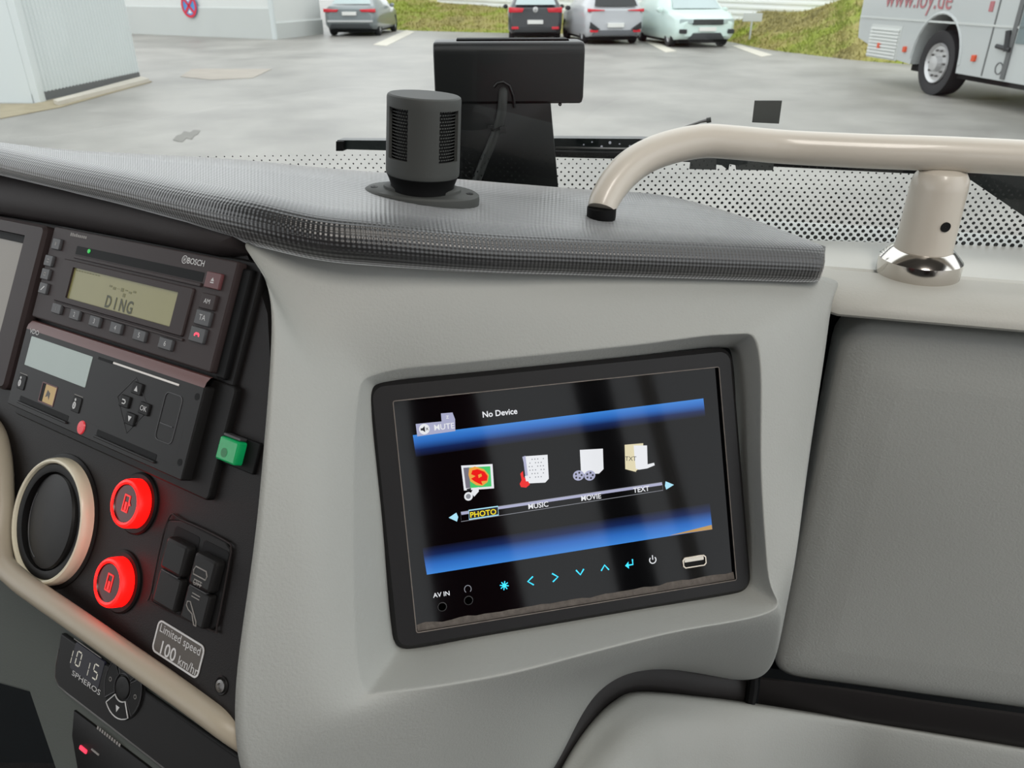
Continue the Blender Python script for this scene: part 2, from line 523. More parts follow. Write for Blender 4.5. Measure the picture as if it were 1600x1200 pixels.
# ceiling lamps: what lights the cabin from above
for i, (lr, lf) in enumerate(((0.22, -1.0),)):
    t = thing('ceiling_lamp', 'long lit ceiling lamp above the gangway beside the driver', 'lamp', B.P(lr, lf, zc - 0.03))
    MB().prism(B.at(lr, lf, 0), rr(-0.15, 0.15, -0.42, 0.42, 0.03), zc - 0.028, zc - 0.001).build('housing', ledge_m, t)
    MB().prism(B.at(lr, lf, 0), rr(-0.13, 0.13, -0.4, 0.4, 0.03), zc - 0.034, zc - 0.029).build('diffuser', emis('lamp_diffuser_%d' % i, (255, 244, 226), 3.0), t)
    ld = bpy.data.lights.new('ceiling_lamp_light', 'AREA')
    ld.shape = 'RECTANGLE'; ld.size = 0.26; ld.size_y = 0.8; ld.energy = LAMP_POWER; ld.color = (1.0, 0.95, 0.89)
    lo = bpy.data.objects.new('ceiling_lamp_light', ld); COL.objects.link(lo); lo.parent = t
    lo.location = Vector((0, 0, -0.012)); lo.rotation_euler = (0, 0, -YAW)

# ------------------------------------------------------------------ windscreen
RAKE = -0.06
def WS(r, z, off=0.0): return B.P(r, RAKE * z + off - 0.25 * (max(r, -0.52) - 0.25) ** 2, z)
mb = MB()
nr = 24
mb.loops([[WS(-2.0 + 2.95 * i / nr, -0.07 + 1.22 * j / 4) for i in range(nr + 1)] for j in range(5)], False)
wnd = thing('window_1', 'large windscreen with a dotted band along its lower edge', None, B.P(-0.4, 0, -0.07), kind='structure')
mb.build('glass_pane', glass_m, wnd)
# printed dots, fading upwards
mb = MB()
pit = 0.00525; rows = 21
for j in range(rows):
    z = -0.003 + j * pit * 0.56
    rd = 0.00105 * (1 - j / rows) + 0.00042
    if j < 2: rd = 0.00155
    k0 = int(-0.6 / pit)
    for k in range(k0, int(0.88 / pit)):
        r = (k + 0.5 * (j % 2)) * pit
        mb.add([WS(r + rd * math.cos(t * math.pi / 4), z + rd * math.sin(t * math.pi / 4), -0.0006) for t in range(8)], [tuple(range(8))])
fd = mb.build('printed_dots', dots_m, wnd, recalc=False)
fd['kind'] = 'stuff'

# dark corner beyond the dots on the right
def ws_poly(px, off=-0.0012):
    out = []
    for x, y in px:
        d = RAY(x, y)
        n = (BY + BZ * -RAKE).normalized()
        o = B.P(0, off, 0)
        out.append(CAM + d * ((o - CAM).dot(n) / d.dot(n)))
    return out
def ws_plate(px, name, m, parent=None, off=-0.0012, th=0.0006):
    a = ws_poly(px, off); n = (BY + BZ * -RAKE).normalized()
    b = [p - n * th for p in a]
    return MB().loops([a, b], True, True, True).build(name, m, parent)
corner = ws_plate([(1505, 262), (2300, 262), (2300, 600), (1900, 500), (1700, 395), (1600, 338), (1512, 278)], 'corner_cover', greenblack_m, wnd, off=0.004)

stk = 'dark square stickers on the windscreen'
tag(ws_plate([(1179, 157), (1222, 157), (1217, 193), (1175, 191)], 'sticker', sticker_m), 'dark square sticker on the windscreen above the grab rail', 'sticker', stk)
tag(ws_plate([(1080, 240), (1120, 240), (1119, 265), (1077, 264)], 'sticker', sticker_m), 'left dark square sticker just below the grab rail', 'sticker', stk)
tag(ws_plate([(1168, 240), (1211, 240), (1208, 266), (1150, 265), (1149, 258)], 'sticker', sticker_m), 'dark sticker below the grab rail, right of its twin', 'sticker', stk)
tag(ws_plate([(1119, 246), (1168, 246), (1168, 256), (1150, 258), (1140, 256), (1138, 266), (1128, 258), (1119, 257)], 'sticker_remnant', greenblack_m), 'ragged dark green remnant of a sticker between two squares', 'sticker')

# wiper outside the glass
t = thing('windscreen_wiper', 'long black windscreen wiper lying across the foot of the glass', 'wiper', PX(760, 235, 0.72))
def wsp(x, y, off): return ws_poly([(x, y)], off)[0]
mb = MB()
top = [(527, 219), (600, 219.5), (760, 219), (870, 216), (1000, 217), (1200, 232), (1420, 246), (1700, 262)]
bot = [(527, 233), (600, 235), (760, 236), (870, 238), (1000, 242), (1200, 252), (1420, 263), (1700, 279)]
a = [wsp(x, y, 0.03) for x, y in top]; b = [wsp(x, y, 0.03) for x, y in bot]
a2 = [p + BY * 0.012 for p in a]; b2 = [p + BY * 0.012 for p in b]
mb.loops([[a[i], b[i], b2[i], a2[i]] for i in range(len(a))], True, True, True)
mb.build('wiper_arm', greenblack_m, t)
top2 = [(525, 221), (536, 221), (536, 236), (525, 236)]
a = [wsp(x, y, 0.026) for x, y in top2]
MB().loops([a, [p + BY * 0.018 for p in a]], True, True, True).build('end_clip', dark_m, t)
mb = MB()
p1 = [wsp(x, y, 0.024) for x, y in ((868, 231), (1000, 233), (1200, 245), (1420, 256), (1700, 270))]
mb.tube(p1, 0.0011, 6); mb.build('edge_highlight', steel_m, t)
mb = MB()
p1 = [wsp(x, y, 0.022) for x, y in ((868, 240), (1000, 243.5), (1200, 254), (1420, 265), (1700, 280))]
mb.tube(p1, 0.0028, 8); mb.build('wiper_blade', dark_m, t)
mb = MB()
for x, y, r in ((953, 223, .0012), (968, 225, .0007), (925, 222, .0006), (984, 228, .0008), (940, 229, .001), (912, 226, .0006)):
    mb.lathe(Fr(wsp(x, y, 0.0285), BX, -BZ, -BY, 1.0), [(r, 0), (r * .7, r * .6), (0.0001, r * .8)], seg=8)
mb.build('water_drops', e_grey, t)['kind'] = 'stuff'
# small washer jet above the rail
t = thing('washer_hose', 'thin dark washer hose tip peeping over the grab rail', 'hose', wsp(1090, 190, .02))
MB().tube([wsp(1040, 212, .02), wsp(1070, 199, .02), wsp(1095, 190, .02), wsp(1109, 187, .02)], [.0008, .0009, .001, .0016], 8).build('hose', steel_m, t)
MB().tube([wsp(1104, 188.3, .0195), wsp(1111, 187, .0195)], .0019, 8).build('tip', sticker_m, t)

# ================================================================== DASHBOARD
# --- shelf under the windscreen, and the ledge beam on the right
DOORF = None
rd_ = PX(1300, 500, 0.492)
DOORF = (rd_ - B0).dot(BY)               # forward position of the compartment door
BEAMF = DOORF - 0.02
zbot = bhit(1450, 508, BEAMF)[1]
mb = MB()
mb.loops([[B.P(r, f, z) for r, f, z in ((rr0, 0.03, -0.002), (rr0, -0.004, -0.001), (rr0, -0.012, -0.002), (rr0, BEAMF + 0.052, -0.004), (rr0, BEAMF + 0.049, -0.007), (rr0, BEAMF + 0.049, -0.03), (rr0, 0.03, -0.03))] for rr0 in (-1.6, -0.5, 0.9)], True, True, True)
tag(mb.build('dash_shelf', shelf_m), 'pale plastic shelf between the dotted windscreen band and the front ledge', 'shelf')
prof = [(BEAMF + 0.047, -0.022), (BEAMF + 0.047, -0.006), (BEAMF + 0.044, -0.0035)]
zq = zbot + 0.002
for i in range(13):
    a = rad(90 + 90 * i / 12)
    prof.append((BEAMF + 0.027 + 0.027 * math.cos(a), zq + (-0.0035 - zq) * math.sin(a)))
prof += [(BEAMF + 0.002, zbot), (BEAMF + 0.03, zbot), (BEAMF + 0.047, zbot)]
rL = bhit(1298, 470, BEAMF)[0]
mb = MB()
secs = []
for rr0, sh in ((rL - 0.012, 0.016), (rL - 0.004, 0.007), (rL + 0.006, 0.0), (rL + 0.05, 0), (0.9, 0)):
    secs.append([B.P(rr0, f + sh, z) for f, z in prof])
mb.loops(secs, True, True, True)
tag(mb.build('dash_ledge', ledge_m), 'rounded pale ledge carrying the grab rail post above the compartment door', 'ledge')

# --- black textured pad
crest = [(-300, 168, .668), (-120, 206, .565), (-60, 218, .537), (0, 229, .515), (100, 250, .475), (200, 269, .442), (300, 290, .412), (400, 309, .389), (500, 332, .383), (600, 343, .388), (750, 358, .405), (900, 366, .425), (1100, 375, .446), (1235, 381, .459), (1290, 385, .4635)]
back = [(-300, 160, .68), (-120, 199, .57), (-60, 211, .548), (0, 221, .531), (100, 232, .508), (200, 238, .4955), (300, 243, .486), (400, 250, .474), (500, 260, .483), (600, 268, .493), (750, 281, .508), (900, 293, .523), (1040, 304, .532), (1170, 340, .503), (1284, 383, .4665)]
C_ = [PX(*p) for p in crest]; Bk = [PX(*p) for p in back]
NS = 6
C2 = catmull(C_, NS); B2 = catmull(Bk, NS)
drop = []
keyd = [.019, .019, .0185, .018, .0175, .0185, .0195, .024, .0235, .0235, .0225, .0225, .0225, .0225, .021]
for i in range(len(keyd) - 1):
    for k in range(NS): drop.append(keyd[i] + (keyd[i + 1] - keyd[i]) * k / NS)
drop.append(keyd[-1])
secs = []; uvs = []; arc = 0
for i, (c, b) in enumerate(zip(C2, B2)):
    t_ = (C2[min(i + 1, len(C2) - 1)] - C2[max(i - 1, 0)]); t_.z = 0; t_.normalize()
    o = Vector((t_.y, -t_.x, 0))
    if i: arc += (C2[i] - C2[i - 1]).length * 1000
    d = drop[i]
    e = 1.0 if i < len(C2) - 3 else (0.85, 0.55, 0.1)[i - len(C2) + 3]
    inn = (b - c)
    pts = [b - BZ * 0.012, b - BZ * 0.003, b + inn.normalized() * -0.003, c + inn * 0.66, c + inn * 0.33, c + inn * 0.12]
    pts += [c + o * (0.004 * e) - BZ * 0.0008, c + o * (0.0085 * e) - BZ * 0.0035, c + o * (0.0115 * e) - BZ * (d * 0.36), c + o * (0.0120 * e) - BZ * (d * 0.55), c + o * (0.0105 * e) - BZ * (d * 0.8), c + o * (0.0065 * e) - BZ * (d * 0.97), c + o * (-0.002 * e) - BZ * d, c - o * 0.012 - BZ * (d - 0.001)]
    secs.append(pts)
    vv = 0; row = []
    for j, p in enumerate(pts):
        if j: vv += (pts[j] - pts[j - 1]).length * 1000
        row.append((arc, vv))
    base = row[6][1]
    uvs += [(x, y - base) for x, y in row]
mb = MB().loops(secs, False)
m_ = len(secs[0])
mb.f.append(tuple(range((len(secs) - 1) * m_, len(secs) * m_)))
pad = mb.build('dash_pad', pad_m, uvs=uvs, angle=60)
tag(pad, 'black textured vinyl pad rolled over the top edge of the dashboard', 'dash pad')

# --- grey fascia with the monitor pocket
def Sd(x, y, c=0.0): return S.W(x, y, c)
def Kd(x, y, c=0.0): return K.W(x, y, c)
A_px = [(606, 598), (730, 584), (865, 570), (1000, 556), (1126, 543), (1153, 566), (1160, 735), (1167, 888), (1144, 925), (1010, 949), (885, 971), (750, 994), (642, 1014), (613, 986), (600, 810), (583, 630)]
B_px = [((592, 583), 5), ((730, 566), 5), ((865, 552), 5), ((1000, 538), 6), ((1140, 522), 10), ((1186, 545), 13), ((1189, 735), 13), ((1200, 900), 14), ((1208, 955), 17), ((1050, 988), 20), ((915, 1022), 23), ((780, 1056), 26), ((610, 1080), 28), ((562, 1058), 27), ((552, 850), 22), ((558, 630), 11)]
C_pd = [(520, 520, .392), (700, 490, .409), (865, 482, .424), (1010, 474, .437), (1195, 470, .453), (1240, 530, .452), (1226, 735, .449), (1220, 925, .446), (1208, 975, .452), (1050, 1012, .445), (905, 1052, .432), (770, 1092, .415), (575, 1118, .383), (505, 1090, .369), (492, 850, .368), (500, 640, .379)]
D_pd = [(386, 372, .394), (600, 392, .404), (865, 412, .434), (1050, 420, .452), (1292, 432, .478), (1298, 486, .470), (1264, 720, .463), (1232, 935, .460), (1186, 1062, .60), (1030, 1045, .59), (930, 1085, .56), (815, 1260, .50), (480, 1290, .395), (366, 1165, .358), (402, 800, .3585), (424, 470, .376)]
A_c = [-3, -3, -3, -4, -6, -8, -8, -6, -4, -3, -3, -3, -3, -3, -3, -3]
LA = [S.W(x, y, c) for (x, y), c in zip(A_px, A_c)]
LB = [S.W(p[0], p[1], c) for p, c in B_px]
LC = [PX(*p) for p in C_pd]
LD = [PX(*p) for p in D_pd]
LA0 = [p - S.ez * 0.006 for p in LA]
LBi = [a.lerp(b, 0.86) + (b - a) * 0.0 for a, b in zip(LA, LB)]
LBo = [b.lerp(c, 0.16) for b, c in zip(LB, LC)]
cen = S.W(875, 780, 0)
LE = []
for i, p in enumerate(LD):
    away = (p - CAM).normalized()
    LE.append(p + away * 0.02 + (cen - p).normalized() * 0.006)
LM = [c.lerp(d, 0.5) for c, d in zip(LC, LD)]
allL = [LA0, LA, LBi, LB, LBo, LC, LM, LD, LE]
NL = 4
dense = [catmull(l, NL, True) for l in allL]
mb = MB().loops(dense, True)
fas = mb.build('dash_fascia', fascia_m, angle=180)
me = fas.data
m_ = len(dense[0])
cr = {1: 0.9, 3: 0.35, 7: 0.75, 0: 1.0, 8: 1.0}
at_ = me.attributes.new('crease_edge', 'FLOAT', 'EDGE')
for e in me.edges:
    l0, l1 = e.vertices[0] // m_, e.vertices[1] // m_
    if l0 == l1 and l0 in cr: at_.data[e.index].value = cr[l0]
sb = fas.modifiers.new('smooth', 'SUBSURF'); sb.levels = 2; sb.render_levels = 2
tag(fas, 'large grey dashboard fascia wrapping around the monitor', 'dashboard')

# --- compartment door on the right, seal strips and lower panel
G = Fr(B.P(0, DOORF, 0), BX, -BZ, -BY, 1.0)
t = thing('storage_compartment', 'grey glove compartment door right of the monitor under the pale ledge', 'compartment', G.W(1400, 1080, 0))
c4 = [G.L(*p) for p in ((1318, 502), (2050, 567), (2050, 1172), (1206, 1057))]
def roundpoly(P, rads_, n=6):
    out = []
    for i, p in enumerate(P):
        p = Vector((*p, 0)); a = Vector((*P[i - 1], 0)); b = Vector((*P[(i + 1) % len(P)], 0)); r = rads_[i]
        u = p + (a - p).normalized() * r; v = p + (b - p).normalized() * r
        for k in range(n + 1):
            tq = k / n; q = u * (1 - tq) ** 2 + p * 2 * tq * (1 - tq) + v * tq ** 2; out.append((q.x, q.y))
    return out
def shell(ins): 
    cx = sum(p[0] for p in c4) / 4; cy_ = sum(p[1] for p in c4) / 4
    return roundpoly(inset(c4, ins), [.022 - ins * .3] * 4)
pts = shell(0)
mb = MB()
n_ = len(pts)
L = [[G.P(a, b, -0.03) for a, b in pts], [G.P(a, b, -0.004) for a, b in pts], [G.P(a, b, -0.001) for a, b in shell(0.002)], [G.P(a, b, 0.0015) for a, b in shell(0.006)], [G.P(a, b, 0.003) for a, b in shell(0.02)], [G.P(a, b, 0.004) for a, b in shell(0.04)]]
mb.loops(L, True, True, True)
mb.build('door', fascia_m, t, angle=60)
px = ((1180, 480), (2100, 552), (2100, 1220), (1150, 1080))
MB().prism(G, [G.L(*p) for p in px], -0.05, -0.031).build('recess_back', dark_m, t)
# seal strips
def ribbon(o_px, i_px, th, name, m, parent=None, n=6, back=0.02):
    o = catmull([PX(*p) for p in o_px], n); i = catmull([PX(*p) for p in i_px], n)
    secs = []
    for p, q in zip(o, i):
        aw = ((p + q) / 2 - CAM).normalized()
        d = (q - p)
        secs.append([p + aw * back, p, p - aw * th * .7 + d * 0.08, p - aw * th + d * 0.22, p - aw * th + d * 0.78, q - aw * th * .7 - d * 0.08, q, q + aw * back])
    return MB().loops(secs, True, True, True).build(name, m, parent, angle=50)
def gd(x, y, c=0.0):
    p = G.W(x, y, c); return (p - CAM).dot(FW)
o_ = [(1189, 1058, gd(1189, 1058, .012)), (1320, 1075, gd(1320, 1075, .012)), (1460, 1096, gd(1460, 1096, .012)), (1620, 1118, gd(1620, 1118, .012)), (2050, 1179, gd(2050, 1179, .012))]
i_ = [(1184, 1100, gd(1184, 1100, .012)), (1320, 1124, gd(1320, 1124, .012)), (1460, 1146, gd(1460, 1146, .012)), (1620, 1172, gd(1620, 1172, .012)), (2050, 1244, gd(2050, 1244, .012))]
t = thing('seal_strip', 'straight black rubber strip below the glove compartment door', 'seal strip', PX(1400, 1110, .6), 'black seal strips')
ribbon(o_, i_, .005, 'strip', stripm, t)
o_ = [(1176, 1060, .615), (1100, 1047, .605), (1040, 1036, .598), (988, 1033, .59), (945, 1048, .578), (905, 1090, .56), (868, 1150, .54), (825, 1240, .515)]
i_ = [(1164, 1098, .615), (1100, 1090, .605), (1045, 1083, .598), (995, 1081, .59), (958, 1096, .578), (925, 1128, .56), (893, 1175, .54), (850, 1260, .515)]
t = thing('seal_strip', 'curved black rubber strip hooking down under the monitor housing', 'seal strip', PX(1000, 1080, .58), 'black seal strips')
ribbon(o_, i_, .006, 'strip', stripm, t)
MB().tube([PX(1178, 1052, .602), PX(1176, 1075, .605), PX(1172, 1100, .607)], [.0035, .0045, .004], 8).build('joint_plug', dark_m, t)
# lower panel: bulging grey lid under the strips
keys_t = [(846, 1262, .505), (890, 1178, .535), (924, 1130, .556), (958, 1097, .574), (997, 1081, .588), (1100, 1089, .603), (1180, 1100, .61), (1320, 1122, gd(1320, 1122, .012)), (1460, 1145, gd(1460, 1145, .012)), (2050, 1242, gd(2050, 1242, .012))]
keys_1 = [(858, 1268, .50), (905, 1190, .525), (942, 1145, .546), (976, 1112, .562), (1012, 1096, .576), (1104, 1103, .59), (1180, 1114, .597), (1318, 1136, gd(1318, 1136, .02)), (1458, 1160, gd(1458, 1160, .02)), (2050, 1258, gd(2050, 1258, .02))]
keys_2 = [(900, 1300, .49), (950, 1240, .51), (985, 1200, .53), (1020, 1180, .55), (1050, 1170, .565), (1115, 1180, .58), (1180, 1190, .59), (1310, 1210, gd(1310, 1210, .026)), (1450, 1235, gd(1450, 1235, .026)), (2050, 1325, gd(2050, 1325, .026))]
keys_3 = [(980, 1400, .5), (1010, 1390, .52), (1040, 1390, .54), (1060, 1390, .56), (1080, 1390, .575), (1120, 1390, .59), (1180, 1390, .6), (1300, 1390, gd(1300, 1390, .026)), (1440, 1390, gd(1440, 1390, .026)), (2050, 1440, gd(2050, 1440, .026))]
rows_ = [catmull([PX(*p) for p in k], 5) for k in (keys_t, keys_1, keys_2, keys_3)]
bk = [p + (p - CAM).normalized() * .03 for p in rows_[0]]
cols = list(zip(bk, *rows_))
dl = [catmull([Vector(q) for q in c], 5) for c in cols]
mb = MB().loops(dl, False)
tag(mb.build('lower_dash_lid', fascia_m, angle=180), 'bulging grey lower lid beneath the black seal strips', 'dash panel')

# --- instrument console panel
t = console = thing('instrument_console', 'black grained instrument console holding radio, tachograph and switches', 'console', K.W(250, 1000, -12))
pts = [K.L(x, y, -8) for x, y in ((-330, 200), (-200, 226), (0, 264), (200, 302), (330, 330), (372, 366), (398, 425), (418, 490), (422, 560), (408, 800), (380, 1120), (365, 1140), (210, 1040), (60, 935), (-60, 860), (-200, 750), (-330, 640))]
MB().prism(K, pts, -20, -8).build('panel', panel_m, t)
# hood brow above the devices
mb = MB()
bt = [(-330, 214), (-120, 262), (0, 280), (100, 296), (200, 316), (300, 342), (370, 366), (392, 384)]
bb = [(-330, 262), (-120, 318), (0, 336), (85, 350), (170, 366), (260, 384), (340, 400), (394, 412)]
secs = []
for p, q in zip(bt, bb):
    a0, b0 = K.L(*p, 2); a1, b1 = K.L(*q, -4)
    secs.append([K.P(a0, b0 - 8, -8), K.P(a0, b0 - 6, -2), K.P(a0, b0, 2), K.P((a0 + a1) / 2, (b0 + b1) / 2, 4), K.P(a1, b1 - 2, 1), K.P(a1, b1, -4), K.P(a1, b1, -8)])
secs[-1] = [K.P(*K.L(394, 398, -8), -8)] * 7
mb.loops(secs, False); mb.build('brow', brow_m, t, angle=60)
# cream lower moulding of the console
path = [(-60, 630, .52), (-14, 668, .50), (0, 712, .487), (4, 780, .476), (1, 838, .468), (4, 878, .459), (28, 905, .449), (62, 930, .437), (110, 963, .422), (200, 1026, .399), (300, 1096, .3765), (352, 1134, .366), (392, 1162, .37), (420, 1184, .392)]
pp = catmull([PX(*p) for p in path], 6)
cm = MB().tube(pp, [0.0066 if i < 30 else 0.0062 for i in range(len(pp))], 14).build('console_moulding', cream_m)
tag(cm, 'cream rounded moulding running under the round vent and red buttons', 'trim')

# --- instrument display at the left edge
t = thing('instrument_display', 'black framed tan display cut off by the left picture edge', 'display', K.W(20, 500, -8))
a1, b0 = K.L(72, 352, 3); a2, b1 = K.L(4, 612, 3)
outer = rr(a1 - 230, a1, b0, b0 + 108, 5)
inner = rr(a1 - 218, a1 - 22, b0 + 9, b0 + 88, 1.0)
MB().frame(K, outer, inner, -8, 3, 2.0, -3).build('bezel', radio_m, t)
MB().rbox(K, a1 - 222, a1 - 18, b0 + 5, b0 + 92, -6, -2.5, 1, .2).build('screen', lcdt_m, t)
MB().rbox(K, a1 - 216, a1 - 24, b0 + 9, b0 + 14, -2.4, -1.2, 0.5, .2).build('shade_slot', dark_m, t)

# --- radio
t = radio = thing('car_radio', 'single slot car radio with olive display reading DING', 'radio', K.W(210, 560, -8))
MB().rbox(K, -104, 93, -32, 35, -9, -5.5, 3, 1.2).build('mounting_frame', black_m, t)
MB().rbox(K, -100.5, 80, -29.5, 29.5, -6, 0, 1.5, 1.0).build('body', radio_m, t)
MB().rbox(K, 80.2, 88, -27, 31, -8, -3, 1.0, 1.0).build('side_cheek', dark_m, t)
def slot(fr, p, q, c, name, m, parent, h=0.3, r=.6, hb=None):
    a0, b0 = fr.L(*p, c); a1, b1 = fr.L(*q, c)
    if hb is not None:
        bm_ = (b0 + b1) / 2; b0, b1 = bm_ - hb / 2, bm_ + hb / 2
    return MB().rbox(fr, min(a0, a1), max(a0, a1), min(b0, b1), max(b0, b1), c - 0.5, c + h, r, min(h * .5, .3)).build(name, m, parent)
# recessed slot: dark inset with lip below
slot(K, (121, 384), (316, 441), 0.0, 'disc_slot', dark_m, t, 0.12, hb=5.2)
a0, b0 = K.L(119, 398, 0); a1, b1 = K.L(314, 446, 0)
MB().rbox(K, a0, a1 + 1, (b0 + b1) / 2 - .4, (b0 + b1) / 2 + 1.6, -.5, 1.2, .5, .4).build('slot_lip', radio_m, t)
MB().lathe(K.at(*K.L(139, 392.5, .2), 0), [(1.5, .1), (1.2, .5), (.1, .6)], seg=10).build('power_led', greenled_m, t)
# display
ds = [K.L(x, y, 0) for x, y in ((117, 417), (283, 459), (266, 512), (106, 465))]
da0 = (ds[0][0] + ds[3][0]) / 2; da1 = (ds[1][0] + ds[2][0]) / 2; db0 = (ds[0][1] + ds[1][1]) / 2; db1 = (ds[2][1] + ds[3][1]) / 2
MB().frame(K, rr(da0 - 13, da1 + 12, db0 - 4, db1 + 3.5, 1.5), rr(da0, da1, db0, db1, .6), -.3, 1.3, .6, -.2).build('display_surround', radio_m, t)
disp = MB().rbox(K, da0, da1, db0, db1, -.5, .15, .4, .05).build('display', lcd_m, t)
c_ = K.L(187, 473, .2)
for k, ch in enumerate('DING'):
    text(K, ch, c_[0] - 11 + k * 7.2, c_[1] + 1.5, 10.0, lcdtext_m, disp, .3, sx=.85, bold=.022)
mb = MB()
for k in range(7):
    mb.rbox(K, c_[0] - 14 + k * 4, c_[0] - 11.2 + k * 4, c_[1] - 8.6 + (k % 3) * .5, c_[1] - 7.4 + (k % 2), .16, .28, .2, .05)
mb.rbox(K, c_[0] + 1, c_[0] + 3.5, c_[1] - 5.8, c_[1] - 3.6, .16, .28, .2, .05)
for k in range(9):
    mb.rbox(K, da0 + 2 + k * 3, da0 + 4 + k * 3, db0 + 1, db0 + 1.7, .16, .28, .2, .05)
mb.build('display_indicators', lcdfaint_m, disp)
MB().rbox(K, da0 - 12, da1 + 13, db1 + 4.2, db1 + 5.6, -.3, 1.0, .4, .3).build('display_ridge', radio_m, t)
def key(fr, px, w, h, c, m, parent, txt=None, ts=4.0, tm=None, rise=1.6, shape=None, name='key', sx=1.0):
    a, b = fr.L(*px, c + rise)
    k = MB().rbox(fr, a - w / 2, a + w / 2, b - h / 2, b + h / 2, c - .5, c + rise, .7, .5).build(name, m, parent)
    if txt: text(fr, txt, a, b, ts, tm or print_m, k, c + rise + .08, sx=sx)
    if shape:
        mb = MB(); f2 = fr.at(a, b, 0)
        for poly in shape: mb.flat(f2, poly, c + rise + .08)
        mb.build('symbol', tm or print_m, k, recalc=False)
    return k
tri = [[(-1.4, .4), (1.4, .4), (0, -1.6)], [(-1.4, .9), (1.4, .9), (1.4, 1.5), (-1.4, 1.5)]]
handset = [[(-2.2, .9), (-2.2, -.3), (-1.2, -1.2), (1.2, -1.2), (2.2, -.3), (2.2, .9), (1.2, .9), (1.0, 0), (-1.0, 0), (-1.2, .9)]]
sq_ = [[(-1.3, -1.1), (1.3, -1.1), (1.3, -.6), (-1.3, -.6)], [(-1.3, .6), (1.3, .6), (1.3, 1.1), (-1.3, 1.1)], [(-1.3, -.6), (-.8, -.6), (-.8, .6), (-1.3, .6)], [(.8, -.6), (1.3, -.6), (1.3, .6), (.8, .6)]]
for p, sh in (((87, 381), [[(-.8, -1), (.8, -1), (.8, 1), (-.8, 1)]]), ((75, 407), sq_[:2]), ((70, 428), sq_), ((66.5, 450), [[(-2, 1.2), (-1.2, 1.6), (1.6, -.6), (2, -1.4), (1.1, -1.6), (-1, .4)]])):
    key(K, p, 9.4, 7.0, 0, key_m, t, tm=dimprint_m if p[1] < 440 else print_m, shape=sh)
key(K, (332, 438), 12.5, 8.6, 0, keyred_m, t, shape=tri)
key(K, (323.5, 471), 12.5, 8.2, 0, radio_m, t, 'AM', 3.6)
key(K, (316, 496.5), 12.5, 8.0, 0, key_m, t, 'TA', 4.2)
key(K, (307.5, 523), 12.5, 8.0, 0, key_m, t, shape=handset, tm=redled_m)
for i, p in enumerate(((87.5, 482), (116, 491.5), (147, 502), (180, 512.5), (217, 524), (257.5, 537))):
    key(K, p, 10.4 + i * .3, 6.2, 0, key_m, t, str(i + 1), 4.0, dimprint_m if i < 1 else print_m)
a, b = K.L(306, 410, .1); text(K, 'BOSCH', a, b, 4.6, print_m, t, .12, bold=.012)
a, b = K.L(288.5, 405.5, .1)
mb = MB(); mb.frame(K, circ(a, b, 2.3, 18), circ(a, b, 1.9, 18), .05, .14)
mb.flat(K, [(a - .8, b - 1.2), (a - .4, b - 1.2), (a - .4, b + 1.2), (a - .8, b + 1.2)], .14); mb.flat(K, [(a + .4, b - 1.2), (a + .8, b - 1.2), (a + .8, b + 1.2), (a + .4, b + 1.2)], .14); mb.flat(K, [(a - .4, b - .2), (a + .4, b - .2), (a + .4, b + .2), (a - .4, b + .2)], .14)
mb.build('emblem', print_m, t)
a, b = K.L(123, 369, .1)
mb = MB()
for k in range(9): mb.rbox(K, a - 9.5 + k * 2.1, a - 8 + k * 2.1, b - .8 - (k in (0, 1, 3)) * .5, b + .8, .02, .12, .2, .03)
mb.build('small_print', dimprint_m, t)
for p in ((357.5, 439), (327, 542)):
    a, b = K.L(*p, 0); MB().lathe(K, [(1.9, -1.15), (1.9, -1.0), (.1, -1.0)] if False else [(2.0, -1.0), (2.0, -.9), (.1, -.9)], a, b, 14).build('release_hole', dark_m, t)

# --- tachograph
t = thing('tachograph', 'black tachograph with grey display, diamond keypad and two card slots', 'tachograph', K.W(170, 740, -8))
T0 = 2.0
tl = K.L(44, 509, T0); tr_ = K.L(322, 608, T0); bl = K.L(9, 629, T0); br_ = K.L(273, 748, T0)
ta0 = (tl[0] + bl[0]) / 2; ta1 = (tr_[0] + br_[0]) / 2 + 2; tb0 = (tl[1] + tr_[1]) / 2; tb1 = (bl[1] + br_[1]) / 2
secs = []
MB().rbox(K, ta0 - 1, ta1 + 16, tb0 - 4, tb1 + 6, -8, -4, 3, 1.0).build('housing', black_m, t)
mb = MB().rbox(K, ta0, ta1, tb0, tb1, -6, T0, 1.2, .7); mb.build('body', tacho_m, t)
# reddish top bevel sloping back
mb = MB(); mb.loops([[K.P(ta0 + .4, tb0 + .8, T0 + .05), K.P(ta1 - .4, tb0 + .8, T0 + .05)], [K.P(ta0 + .3, tb0 - 2, T0 - .5), K.P(ta1 - .3, tb0 - 2, T0 - .5)], [K.P(ta0 + .3, tb0 - 4.6, T0 - 2.2), K.P(ta1 - .3, tb0 - 4.6, T0 - 2.2)], [K.P(ta0 + .8, tb0 - 5.2, T0 - 4), K.P(ta1 - .8, tb0 - 5.2, T0 - 4)], [K.P(ta0 + .8, tb0 - 4, T0 - 9), K.P(ta1 - .8, tb0 - 4, T0 - 9)]], False)
mb.build('top_bevel', tachotop_m, t)
slot(K, (50, 525), (133, 606), T0, 'display', lcdg_m, t, .25, .6)
a, b = K.L(54, 519, T0); text(K, 'VDO', a, b, 4.2, print_m, t, T0 + .08, sx=1.2, bold=.01)
